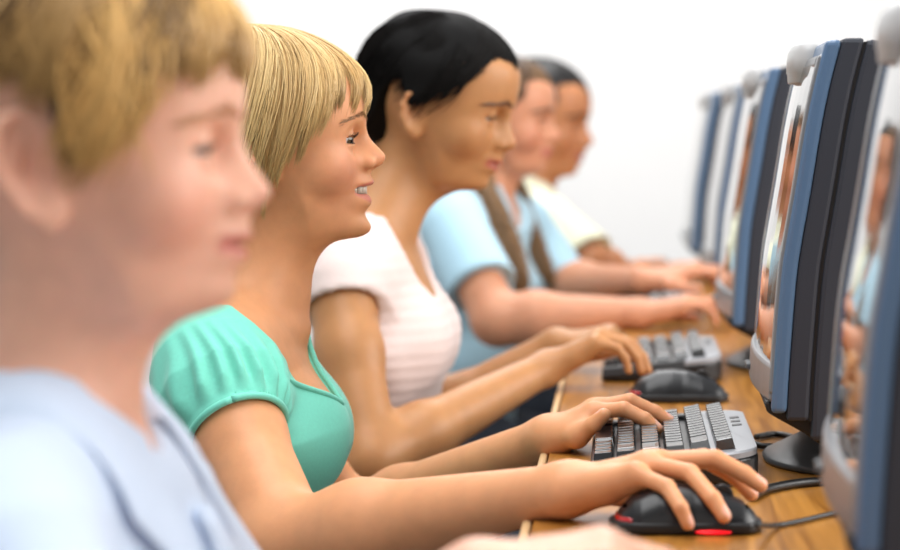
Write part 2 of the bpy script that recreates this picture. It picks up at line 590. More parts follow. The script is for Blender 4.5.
def hand_node(W, up, fingers, thumb, wrist_r=0.021, s=1.0, elbow=None):
    """fingers: four lists of joints (knuckle .. tip), index first; thumb: joints from its root"""
    W = np.asarray(W, float); up = nrm(up)
    palm = []
    n = len(fingers)
    mcp = [np.asarray(f[0], float) for f in fingers]
    side = nrm(mcp[0] - mcp[-1])
    for i, m in enumerate(mcp):
        root = W + side * 0.010 * s * (1.5 - i)
        palm.append(cone(root, m, 0.0130 * s, 0.0098 * s, 0.012 * s))
        palm.append(cone(root - up * 0.006 * s, m - up * 0.007 * s - nrm(m - W) * 0.006 * s, 0.0125 * s, 0.0085 * s, 0.012 * s))
    t = [np.asarray(j, float) for j in thumb]
    palm.append(cone(W + side * 0.008 * s, t[1], 0.0135 * s, 0.0105 * s, 0.014 * s))
    palm.append(cone((W + t[1]) / 2, (mcp[0] + t[1]) / 2, 0.0105 * s, 0.0075 * s, 0.014 * s))
    palm.append(cone(W, W + (mcp[-1] - W) * 0.55 - up * 0.006 * s, 0.014 * s, 0.0125 * s, 0.012 * s))
    pg = Group(palm, 0.0)
    pg.k = 0.012
    fr = [(0.0086, 0.0064), (0.0088, 0.0065), (0.0083, 0.0061), (0.0074, 0.0055)]
    fg = [Group(finger(f, fr[i][0] * s, fr[i][1] * s)) for i, f in enumerate(fingers)]
    fg.append(Group(finger(t[1:], 0.0098 * s, 0.0072 * s)))
    allk = [pg] + fg
    lo = np.min([k.c - k.r for k in allk], 0); hi = np.max([k.c + k.r for k in allk], 0)
    def fn(P):
        dp = pg.ev(P)
        d = dp
        for g in fg:
            d = np.minimum(d, smin(dp, g.ev(P), 0.009 * s))
        return d
    return Node(fn, (lo + hi) / 2, float(np.linalg.norm(hi - lo) / 2), 0.012)

def auto_hand(W, f, up, left, s=0.9, curl=(8, 32, 34), spread=4, thumb_dir=(0.75, 0.62, -0.25), droop=0):
    """joints of a relaxed typing hand from its wrist, pointing along f with its back towards up"""
    f, up = nrm(f), nrm(up)
    side = nrm(np.cross(up, f))                    # to the left of f
    up = np.cross(f, side)
    ts = -side if left else side                   # the thumb's side
    offs = (0.026, 0.0085, -0.0085, -0.025)
    ml = (0.084, 0.086, 0.081, 0.074)
    pl = ((0.040, 0.024, 0.019), (0.044, 0.027, 0.020), (0.041, 0.025, 0.019), (0.032, 0.019, 0.017))
    W = np.asarray(W, float)
    fs = []
    for i in range(4):
        p = W + (f * ml[i] + ts * offs[i] + up * (0.004 if i in (1, 2) else 0.0)) * s
        js = [p]
        a = 0
        sp = R(spread) * (1.5 - i)
        fd = f * math.cos(sp) + ts * math.sin(sp)
        for j in range(3):
            a += curl[j] + (2 * i if j else 0) + (droop if j == 0 else 0)
            d = fd * math.cos(R(a)) - up * math.sin(R(a))
            js.append(js[-1] + d * pl[i][j] * s)
        fs.append(js)
    t0 = W + (f * 0.018 + ts * 0.020 - up * 0.004) * s
    td = nrm(f * thumb_dir[0] + ts * thumb_dir[1] + up * thumb_dir[2])
    td2 = nrm(f * 0.93 + ts * 0.25 + up * (thumb_dir[2] - 0.1))
    t1 = t0 + td * 0.036 * s
    t2 = t1 + td2 * 0.031 * s
    th = [t0, t1, t2, t2 + nrm(td2 + f * 0.2) * 0.024 * s]
    return fs, th

def arm_node(S, E, W, r=(0.043, 0.036, 0.034, 0.022), hand=None):
    S, E, W = (np.asarray(v, float) for v in (S, E, W))
    fwd = nrm(W - E)
    b = E + (W - E) * 0.28
    m = S + (E - S) * 0.4
    ks = [cone(S, m, r[0], r[0] * 0.96, 0.0), cone(m, E, r[0] * 0.96, r[1], 0.02), cone(E, b, r[1] * 0.98, r[2] * 1.08, 0.02), cone(b, W, r[2] * 1.06, r[3], 0.02)]
    if hand is not None:
        ks.append(hand)
        hand.k = 0.016
    g = Group(ks)
    g.k = 0.022
    return g

def colour(V, base, *marks):
    """skin colour with marks (weight array, rgb)"""
    c = np.tile(np.array(lin(base)), (len(V), 1))
    for w, rgb in marks:
        w = np.clip(w, 0, 1)[:, None]
        c = c * (1 - w) + np.array(lin(rgb)) * w
    return c

def sphere_parts(c, r, M=None, n=24):
    bm = bmesh.new()
    bmesh.ops.create_uvsphere(bm, u_segments=n, v_segments=n // 2, radius=1)
    V = np.array([v.co[:] for v in bm.verts]); Fs = [[v.index for v in f.verts] for f in bm.faces]
    bm.free()
    return V, Fs

def make_eye(head, sg, parent, mats, iris=(96, 110, 98), look=(1, 0, -0.05), r=0.0116):
    bm = bmesh.new()
    bmesh.ops.create_uvsphere(bm, u_segments=40, v_segments=40, radius=1)
    V = np.array([v.co[:] for v in bm.verts])
    Fq = [np.array([[v.index for v in f.verts] for f in bm.faces if len(f.verts) == k]) for k in (3, 4)]
    bm.free()
    g = nrm(look)
    # the ball's pole points where the person looks
    zx = nrm(np.cross([0, 1.0, 0.2], g)); zy = np.cross(g, zx)
    V = V @ np.array([zx, zy, g])
    a = np.degrees(np.arccos(np.clip(V @ g, -1, 1)))
    bulge = 1 + 0.05 * np.clip(1 - a / 28, 0, 1)
    W = head.world(np.array([head.eye[0], sg * head.eye[1], head.eye[2]]) + V * r * bulge[:, None])
    col = np.tile(np.array(lin((232, 226, 222))), (len(V), 1))
    col[a < 36] = np.array(lin(iris)) * 0.7
    col[a < 32] = lin(iris)
    col[a < 14] = lin((12, 10, 10))
    me = np_mesh('eye', W, Fq, col)
    return link_mesh('eye', me, mats, parent)

def lash_brow(head, sg, parent, mat, brow_pts, brow_col, lash=True, n=220, lash_col=(40, 26, 16), wid=0.00035, blen=0.008):
    r_ = np.random.default_rng(5)
    B = catmull(brow_pts, 12)
    u = r_.uniform(0, len(B) - 1.01, n)
    i = u.astype(int)
    p = B[i] + (B[i + 1] - B[i]) * (u - i)[:, None]
    p = p * np.array([1, sg, 1]) + r_.normal(0, 0.0007, (n, 3)) * np.array([0, 0.4, 1])
    p = head.project(p)
    dirv = np.stack([-0.55 + 0 * u, sg * (0.55 + 0 * u), 0.45 - 0.7 * u / len(B)], 1)
    K = 5
    t = np.linspace(0, 1, K)[None, :, None]
    P = p[:, None] + dirv[:, None] * t * blen
    P = head.project(P.reshape(-1, 3), off=0.0005).reshape(P.shape) + np.array([0.0004, 0, 0])
    W = head.world(P.reshape(-1, 3)).reshape(P.shape)
    v = strands_mesh(W, np.full((n, K), wid) * np.clip(1.1 - np.linspace(0, 1, K), 0.2, 1), np.zeros((n, K, 3)) + np.array(lin(brow_col)))
    o = link_mesh('eyebrow', np_mesh('eyebrow', *v), mat, parent)
    if lash:
        m = 46
        for up in (1, -1):
            ey = np.linspace(-0.0112, 0.0118, m)
            c = np.array([head.eye[0], sg * head.eye[1], head.eye[2]])
            ang = R(head.lids[0]) if up > 0 else -R(head.lids[1])
            # the lid's edge: where the lid ball meets the opening
            x0 = 0.0015 - 0.55 * ey
            rr = np.sqrt(np.maximum(0.0137 ** 2 - ey ** 2, 1e-6))
            fx = np.clip(rr - 0.0022, 0.001, 1)
            ex = fx
            ez = np.tan(ang) * (fx - x0)
            root = c + np.stack([ex, sg * ey, ez], 1)
            ln = (0.0078 if up > 0 else 0.0022) * r_.uniform(0.75, 1.1, m)
            out = np.stack([0.85 + 0 * ey, sg * (ey * 38), np.full(m, -0.1 if up > 0 else -0.35)], 1)
            t = np.linspace(0, 1, 6)[None, :, None]
            bend = np.array([0, 0, 1.0]) * (0.0052 if up > 0 else -0.0006)
            P = root[:, None] + out[:, None] * t * ln[:, None, None] * 0.85 + bend * t ** 2
            W = head.world(P.reshape(-1, 3)).reshape(P.shape)
            v = strands_mesh(W, np.full((m, 6), 0.0003) * np.clip(1.1 - np.linspace(0, 1, 6), 0.15, 1), np.zeros((m, 6, 3)) + np.array(lin(lash_col)))
            link_mesh('eyelashes', np_mesh('eyelashes', *v), mat, parent)
    return o

def body_mesh(name, node, h, mat, colfn, parent, lo, hi, smooth=2, B=20):
    V, q = polygonize(node, lo, hi, h, B=B, smooth=smooth)
    me = np_mesh(name, V, q, colfn(V) if colfn else None)
    return link_mesh(name, me, mat, parent)

def trouser_shoes(root, hipL, hipR, kneeX, mats, floor_z=0.0):
    """seated lower half: thighs, shins, shoes"""
    ks = []
    for hp in (hipL, hipR):
        hp = np.asarray(hp, float)
        kn = np.array([kneeX, hp[1] + (0.01 if hp[1] > (hipL[1] + hipR[1]) / 2 else -0.01), 0.43])
        an = np.array([kneeX - 0.02, kn[1], 0.09])
        ks += [cone(hp, kn, 0.078, 0.056, 0.03), cone(kn, an, 0.055, 0.042, 0.02)]
        sh = Group([cone(an + np.array([-0.02, 0, -0.045]), an + np.array([0.12, 0, -0.055]), 0.040, 0.033, 0.02, squash=(0, 0, 1), sf=1.0),
                    cone(an + np.array([-0.01, 0, -0.04]), an + np.array([-0.005, 0, 0.0]), 0.040, 0.040, 0.02)])
        n2 = Node(lambda P, s_=sh: np.maximum(s_.ev(P), floor_z + 0.001 - P[:, 2]), sh.c, sh.r, 0)
        body_mesh('shoe', n2, 0.007, mats[1], None, root, sh.c - sh.r, sh.c + sh.r)
    ks.append(cone(hipL, hipR, 0.088, 0.088, 0.04))
    g = Group(ks)
    lo = g.c - g.r; hi = g.c + g.r
    return body_mesh('trousers', g, 0.010, mats[0], None, root, lo, hi, B=12)
# ------------------------------------------------------------------ shared people materials
M_EYE = new_mat('eye', (230, 226, 222), rough=0.08, attr=True)
M_HAIRLINE = new_mat('fine_hair', (90, 62, 34), rough=0.5, attr=True)
M_TEETH = new_mat('teeth', (222, 210, 194), rough=0.25)
M_PANTS = new_mat('dark_denim', (44, 50, 62), rough=0.8, noise=0.15, nscale=90)
M_SHOE = new_mat('shoe', (60, 60, 64), rough=0.6)

def skin_mat(name, rough=0.42, sss=0.22):
    return new_mat(name, (220, 170, 130), rough=rough, attr=True, sss=sss, sss_scale=0.006, spec=0.28, noise=0.05, nscale=55, bump=0.05, bscale=420)

def px_local(pts, ox, oy, ppm):
    return [((x - ox) / ppm, (oy - y) / ppm) for x, y in pts]

def torso_group(N, SR, SL, Cc, P, w=0.125, d=0.082, front=None, bust=0.0, shoulder_r=0.040, neck=None, waist=0.88):
    """trunk from pelvis P over chest Cc to the neck base N, with the shoulder girdle"""
    N, SR, SL, Cc, P = (np.asarray(v, float) for v in (N, SR, SL, Cc, P))
    lat = nrm(SL - SR)
    sf = d / w
    mid = (Cc + P) / 2
    up = Cc + (N - Cc) * 0.55
    ks = [cone(P, mid, d * 1.08, d * waist, 0, lat, sf * 1.0),
          cone(mid, Cc, d * waist, d, 0.05, lat, sf),
          cone(Cc, up, d, d * 0.72, 0.05, lat, sf * 0.95),
          cone(SR * 0.85 + N * 0.15, SL * 0.85 + N * 0.15, shoulder_r, shoulder_r, 0.06)]
    fr = nrm(np.cross(lat, nrm(N - P))) if front is None else nrm(front)
    if bust:
        for s in (-1, 1):
            ks.append(ell(Cc + lat * s * w * 0.48 + fr * d * 0.62 - nrm(N - P) * 0.012, (bust, bust, bust), k=0.035))
    # trapezius
    for S in (SR, SL):
        ks.append(cone(N + nrm(N - P) * 0.02, S * 0.75 + N * 0.25, 0.034, 0.030, 0.04))
    g = Group(ks)
    g.k = 0.03
    return g, fr, lat

# ================================================================== the girl in the mint top
def build_girl():
    root = empty('person', (0, 0, 0))
    skin = skin_mat('skin_fair_tan')
    ppm = 975.0
    O = at(290, 150, 2.38)
    sc = ppm * depth_of(O) / F
    prof = px_local([(350, 60), (358, 85), (361.5, 100), (362.8, 111), (362.2, 119), (362.6, 126), (365.2, 132), (369.5, 138), (375, 144), (380.5, 149.5), (384.6, 154), (385.8, 157.5), (384.3, 162), (380, 165.8), (374.5, 168.6), (371.2, 171.5), (370.2, 174.5), (372.2, 178.5), (374.6, 181.8), (373.2, 184.5), (369, 186.2), (367.3, 190), (367.3, 194.2),
                     (369.8, 196.5), (371.6, 200), (371.2, 204.2), (367.6, 208.5), (365, 212.6), (365.8, 217), (369.5, 222.5), (371.6, 227), (371.2, 232), (368, 237), (360, 240)], 290, 150, ppm)
    base = px_local([(350, 60), (357, 85), (361, 105), (361, 126), (359, 140), (359, 155), (361, 170), (361, 190), (360, 205), (361, 220), (360, 232), (352, 242)], 290, 150, ppm)
    prof = [(x * 1.0, z) for x, z in prof]
    M = rot_axes(yaw=8.0)
    H = Head(O, M, sc, prof, base, smile=True, ear=(-0.026, 0.066, -0.004), ear_size=0.9, lipz=(150 - 190.5) / ppm, chin_z=(150 - 239) / ppm)
    # joints
    N = at(252, 314, 2.38)
    SR, ER, WR = at(209, 365, 2.25), at(287, 546, 2.10), at(568, 488, 1.985)
    SL = at(228, 352, 2.50); EL, WL = at(350, 524, 2.60), at(548, 437, 2.425)
    Cc, P = at(264, 424, 2.385), np.array([at(240, 600, 2.40)[0], 2.40, 0.47])
    torso, fr, lat = torso_group(N, SR, SL, Cc, P, w=0.122, d=0.063, front=(1, 0.1, 0.15), bust=0.040)
    neck = Group([cone(H.world((-0.022, 0, -0.045)), N, 0.043 * sc, 0.047 * sc, 0.02), cone(H.world((0.006, 0, -0.085)), N + np.array([0.026, 0, -0.005]), 0.024, 0.018, 0.02)])
    neck.k = 0.03
    # right hand on the mouse
    J = lambda l: [at(x, y, Y) for x, y, Y in l]
    fR = [J([(648, 462, 2.005), (704, 458, 2.005), (736, 477, 2.0), (751, 494, 1.995)]),
          J([(655, 462, 1.985), (715, 459, 1.98), (744, 474, 1.975), (760, 485, 1.97)]),
          J([(648, 464, 1.968), (690, 473, 1.945), (713, 499, 1.915), (724, 516, 1.908)]),
          J([(636, 474, 1.945), (667, 487, 1.922), (681, 508, 1.902), (688, 524, 1.900)])]
    tR = J([(592, 488, 2.0), (618, 492, 2.015), (644, 500, 2.025), (664, 508, 2.02)])
    hR = hand_node(WR, (-0.15, 0.0, 1), fR, tR, s=0.98)
    fL = [J([(594, 412, 2.405), (624, 409, 2.395), (645, 419, 2.39), (657, 429, 2.387)]),
          J([(597, 408, 2.425), (630, 401, 2.42), (655, 412, 2.418), (669, 421, 2.415)]),
          J([(594, 408, 2.445), (627, 402, 2.445), (650, 413, 2.445), (662, 421, 2.445)]),
          J([(588, 412, 2.462), (616, 408, 2.468), (634, 416, 2.47), (645, 422, 2.47)])]
    tL = J([(560, 441, 2.40), (577, 437, 2.385), (593, 425, 2.375), (604, 415, 2.372)])
    hL = hand_node(WL, (-0.25, -0.15, 1), fL, tL, s=0.98)
    aR = arm_node(SR, ER, WR, (0.042, 0.040, 0.039, 0.0205), hR)
    aL = arm_node(SL, EL, WL, (0.040, 0.036, 0.033, 0.0205), hL)
    ks = [torso, neck, aR, aL, H.node]
    # collar bones
    for s, S in ((-1, SR), (1, SL)):
        ks.append(cone(N + fr * 0.046 + lat * s * 0.015 + np.array([0, 0, -0.022]), S * 0.8 + N * 0.2 + fr * 0.03 + np.array([0, 0, 0.012]), 0.008, 0.008, 0.018))
    B = Group(ks)
    tips = [(f[-1], f[-2], 0.0064) for f in fR + fL] + [(tL[-1], tL[-2], 0.0072)]
    def colfn(V):
        l = H.loc(V); x, y, z = l.T
        hd = np.linalg.norm(l, axis=1) < 0.14
        ay = np.abs(y)
        g = lambda a, s_: np.exp(-(a / s_) ** 2)
        zc = H.lipz
        w_up = np.clip((zc + 0.0128 - 0.30 * ay - z) / 0.0015, 0, 1) * np.clip((z - zc + 0.002) / 0.002, 0, 1)
        w_lo = np.clip((z - (zc - 0.0165 + 0.50 * ay)) / 0.002, 0, 1) * np.clip((zc + 0.002 - z) / 0.002, 0, 1)
        lip = np.maximum(w_up, w_lo) * np.clip((0.0235 - ay) / 0.003, 0, 1) * (x > 0.055) * hd
        inside = lip * ((((x - 0.060) / 0.026) ** 2 + (ay / 0.0225) ** 2 + ((z - zc - 0.0003) / 0.0062) ** 2) < 1.10) * (x < 0.0765 - 30 * ay ** 2)
        cheek = g(np.linalg.norm(np.stack([x - 0.055, ay - 0.045, z + 0.025], 1), axis=1), 0.032) * 0.5 * hd
        nose = g(np.linalg.norm(np.stack([x - 0.094, ay, z + 0.008], 1), axis=1), 0.012) * 0.3 * hd
        nail = np.zeros(len(V))
        for t, b, r in tips:
            d = nrm(t - b)
            up = nrm(np.array([0, 0, 1.0]) - d * d[2]) if True else 0
            c = t + up * r * 0.8 - d * 0.001
            q = V - c
            nail = np.maximum(nail, ((q @ d / 0.0062) ** 2 + (q @ nrm(np.cross(d, up)) / 0.0046) ** 2 < 1) * (q @ up > -0.003) * (np.linalg.norm(q, axis=1) < 0.009))
        return colour(V, (221, 158, 114), (cheek, (222, 146, 122)), (nose, (210, 120, 92)), (lip * 0.8, (204, 118, 106)), (inside, (90, 30, 26)), (nail * 0.7, (240, 186, 168)))
    lo = np.array([-0.52, 1.86, 0.40]); hi = np.array([0.17, 2.68, 1.20])
    body_mesh('body', B, 0.0016 if FINE else 0.003, skin, colfn, root, lo, hi)
    for s in (-1, 1):
        make_eye(H, s, root, M_EYE, iris=(92, 76, 54), look=(1, -0.55, -0.12))
        lash_brow(H, s, root, M_HAIRLINE, [(0.0735, 0.008, 0.032), (0.068, 0.022, 0.0375), (0.055, 0.040, 0.034), (0.046, 0.05, 0.028)], (142, 102, 64), wid=0.0003, blen=0.0065)
    # teeth
    bm = bmesh.new()
    for i in range(-4, 4):
        a = (i + 0.5) / 4.3
        yy = 0.0205 * math.sin(a * 1.25); xx = 0.0785 - 0.0240 * (1 - math.cos(a * 1.25))
        ht = 0.0112 if abs(i + 0.5) < 1 else 0.0104
        vs = add_box(bm, (0, 0, 0), (0.0045, 0.0058, ht), None)
        bmesh.ops.transform(bm, matrix=Matrix.Translation((xx - 0.0018, yy, H.lipz + 0.0008)) @ Matrix.Rotation(a * 1.1, 4, 'Z'), verts=vs)
    bmesh.ops.bevel(bm, geom=bm.edges[:], offset=0.0012, segments=2, affect='EDGES')
    for v in bm.verts: v.co = Vector(H.world(np.array(v.co[:])))
    bm_obj('teeth', bm, M_TEETH, root, True)
    # hair
    zend = [(0, 0.050), (25, 0.050), (40, 0.050), (52, 0.044), (64, 0.028), (76, 0.004), (88, -0.034), (98, -0.046), (108, -0.030), (120, -0.060), (140, -0.088), (180, -0.098)]
    hr = Hair(H, c=(-0.018, 0, 0.028), r=(0.104, 0.083, 0.098), p=2.05, zend=zend, inward=0.30, crown=(-0.046, 0.0))
    capV, capQ = polygonize(hr.cap_node(gap=0.003, raise_=0.022), O - 0.2, O + 0.2, 0.0035)
    cc = np.tile(np.array(lin((176, 136, 80))), (len(capV), 1))
    s1 = hr.strands(8500, [(138, 98, 52), (232, 198, 134)], tipin=0.13, width=0.00052, seed=11, swirl=26, lift=0.007, nclump=120, clump=0.62, over=-0.001)
    s2 = hr.strands(1500, [(176, 132, 72), (240, 212, 152)], tipin=0.13, width=0.0005, seed=12, swirl=34, lift=0.010, nclump=60, clump=0.5, endj=0.012, over=0.001)
    v, f, c = merge((capV, capQ, cc), s1, s2)
    M_BLOND = new_mat('blond_hair', (200, 165, 100), rough=0.38, attr=True, spec=0.5)
    link_mesh('hair', np_mesh('hair', v, f, c), M_BLOND, root)
    # ---------------------------------------------------------------- mint top with gathered puff sleeves
    M_TOP = new_mat('mint_jersey', (116, 212, 190), rough=0.75, noise=0.03, nscale=300, bump=0.08, bscale=700, sheen=0.2)
    arm_ax = {}
    def sleeve(S, E, wscale):
        S, E = np.asarray(S), np.asarray(E)
        ax = nrm(E - S)
        e1 = nrm(np.cross(ax, [1, 0, 0.0])); e2 = np.cross(ax, e1)
        Ls = 0.092
        def fn(Pt):
            q = Pt - S
            t = q @ ax
            u = q - np.outer(t, ax)
            rr = np.linalg.norm(u, axis=1)
            a = np.arctan2(u @ e2, u @ e1)
            # radius of the puff along the arm: full, then drawn in at the hem
            rad = np.interp(t, [-0.06, -0.035, 0.0, 0.042, 0.069, 0.084, 0.094], [0.012, 0.040, 0.057, 0.062, 0.055, 0.0475, 0.0465]) * wscale
            am = np.clip((t + 0.02) / 0.09, 0, 1) ** 1.5
            wr = np.sin(a * 17 + 2.2 * np.sin(t * 34 + a * 2) + 1.5 * np.sin(a * 3.0)) * 0.0055 * am * np.clip((0.086 - t) / 0.02, 0, 1)
            wr = wr * (0.75 + 0.6 * vnoise(Pt, 38, 4)) + vnoise(Pt, 48, 9) * 0.0042
            d = (rr - rad - wr) * 0.62
            d = np.maximum(d, t - Ls)
            return np.maximum(d, -0.062 - t)
        n = Node(fn, S + ax * 0.03, 0.12, 0.018)
        cut = Node(lambda Pt: np.maximum(np.linalg.norm((Pt - S) - np.outer((Pt - S) @ ax, ax), axis=1) - 0.0440 * wscale, 0.080 - (Pt - S) @ ax), S + ax * 0.1, 0.06, 0.001, True)
        ang = np.linspace(0, 2 * PI, 48, endpoint=False)
        hem = [S + ax * 0.0905 + (math.cos(t) * e1 + math.sin(t) * e2) * 0.0466 * wscale for t in ang]
        return n, cut, np.array(hem)
    sR, cR, hemR = sleeve(SR + np.array([0.0, -0.006, 0.006]), ER, 1.0)
    sL, cL, hemL = sleeve(SL, EL, 1.0)
    vb = at(318, 404, 2.36)                       # the point of the neckline
    vb = vb - lat * 0.022
    nk = N + np.array([0.0, 0.0, 0.004])
    aside = 0.108
    def neckcut(Pt):
        """open V: everything above the two planes from the point of the V to the shoulders is bare"""
        ys = (Pt - vb) @ lat
        y = np.abs(ys)
        rise = np.where(ys > 0, 0.160, 0.062) / aside * y
        zline = vb[2] + rise - 0.0
        f = (Pt - N) @ fr
        # behind the neck the edge runs round it
        back = N[2] - 0.004 + 0.25 * y
        zl = np.where(f > 0.0, np.minimum(zline, vb[2] + 0.30), back)
        tt = np.clip((f + 0.01) / 0.05, 0, 1)
        zl = back * (1 - tt) + zline * tt
        wide = np.clip((y - aside) / 0.01, -1, 1)
        return np.where(y < aside + 0.004, (Pt[:, 2] - zl) * 0.55, -0.02)
    def topfn(Pt):
        d = torso.ev(Pt) - 0.0055
        z = Pt[:, 2]
        fold = vnoise(Pt * np.array([1, 1, 0.55]), 42, 21) * 0.0028 + np.sin((Pt[:, 2] * 55 + Pt[:, 0] * 62 + 3 * vnoise(Pt, 14, 5))) * 0.0014
        d = d - fold
        d = smax(d, neckcut(Pt), 0.004)
        return d * 0.8
    tn = Node(topfn, torso.c, torso.r + 0.02, 0.0)
    top = Group([tn, sR, sL, cR, cL])
    def topclip(Pt):
        return np.maximum(top.ev(Pt), neckcut(Pt) - 0.0005)
    TN = Node(topclip, top.c, top.r, 0)
    V, q = polygonize(TN, [-0.50, 2.05, 0.40], [-0.17, 2.68, 1.0], 0.0021 if FINE else 0.004, smooth=2)
    shirt = link_mesh('blouse', np_mesh('blouse', V, q), M_TOP, root)
    for hm in (hemR, hemL):
        bm = bmesh.new()
        P4 = np.vstack([hm, hm[:1]])
        add_tube(bm, P4, 0.0034, 8)
        bm_obj('sleeve_band', bm, M_TOP, shirt, True)
    # neckline piping lies on the edge of the V
    pip = []
    for s in np.linspace(-1, 0.60, 61):
        y = s * aside
        zt = vb[2] + (0.160 if s > 0 else 0.062) * abs(s)
        p = vb + lat * y
        p[2] = zt
        # walk in from the front to the cloth
        ray = p + np.outer(np.linspace(0.10, -0.10, 240), fr)
        d = torso.ev(ray) - 0.006
        k = np.argmax(d < 0)
        pip.append(ray[k])
    pip = np.array(pip)
    pip[:, 2] -= 0.003
    pip[1:-1] = (pip[:-2] + pip[1:-1] * 2 + pip[2:]) / 4
    bm = bmesh.new()
    add_tube(bm, pip, 0.0030, 8)
    bm_obj('neckline_piping', bm, M_TOP, shirt, True)
    trouser_shoes(root, P + np.array([0, -0.075, -0.0]), P + np.array([0, 0.075, 0.0]), 0.03, (M_PANTS, M_SHOE))
    build_stool(P[0] - 0.02, P[1], P[2] - 0.0885, 'stool under the blonde girl in the mint green top')
    tag(root, 'blonde girl with a short bob and mint green puff-sleeve top, one hand on a mouse', 'person', 'pupils in a row at the computers')
    return root
# ================================================================== the other pupils
BOYPX = [(228, 30), (235, 60), (237.5, 85), (236.5, 102), (234, 115), (232.5, 127), (239, 144), (249.5, 162), (261, 178), (269.5, 189.5), (267.5, 198), (258, 208), (249.5, 214), (247, 222), (248.5, 229), (251, 234.5), (249.5, 239), (243.5, 243), (243, 247), (246, 252), (244.5, 259), (237, 266), (233, 273), (233, 282), (233.5, 292), (229, 303), (218, 312), (205, 316)]
BOYBASE = [(226, 30), (234, 60), (236, 85), (233, 110), (230, 127), (228, 160), (229, 190), (231, 215), (231, 240), (228, 265), (226, 290), (218, 310), (205, 320)]
def closed_profile():
    f = lambda l: [(x / 0.978, z) for x, z in px_local(l, 110, 167, 1700.0)]
    return f(BOYPX), f(BOYBASE)

def head_skin_col(H, base, lipc, cheekc, browc=None, cheek_s=0.35):
    def colfn(V):
        l = H.loc(V); x, y, z = l.T
        hd = np.linalg.norm(l, axis=1) < 0.14
        ay = np.abs(y)
        g = lambda a, s_: np.exp(-(a / s_) ** 2)
        zc = H.lipz
        lip = np.maximum(np.clip((zc + 0.0085 - 0.10 * ay - z) / 0.0015, 0, 1) * (z >= zc), np.clip((z - (zc - 0.0105 + 0.22 * ay)) / 0.002, 0, 1) * (z < zc))
        lip = lip * np.clip((0.0225 - ay) / 0.003, 0, 1) * (x > 0.05) * hd
        cheek = g(np.linalg.norm(np.stack([x - 0.050, ay - 0.045, z + 0.025], 1), axis=1), 0.028) * cheek_s * hd
        nose = g(np.linalg.norm(np.stack([x - H.tipx, ay, z - H.tipz], 1), axis=1), 0.012) * 0.3 * hd
        ear = g(np.linalg.norm(np.stack([x + 0.03, ay - 0.078, z], 1), axis=1), 0.022) * 0.3 * hd
        return colour(V, base, (np.maximum(np.maximum(cheek, nose), ear), cheekc), (lip * 0.8, lipc))
    return colfn

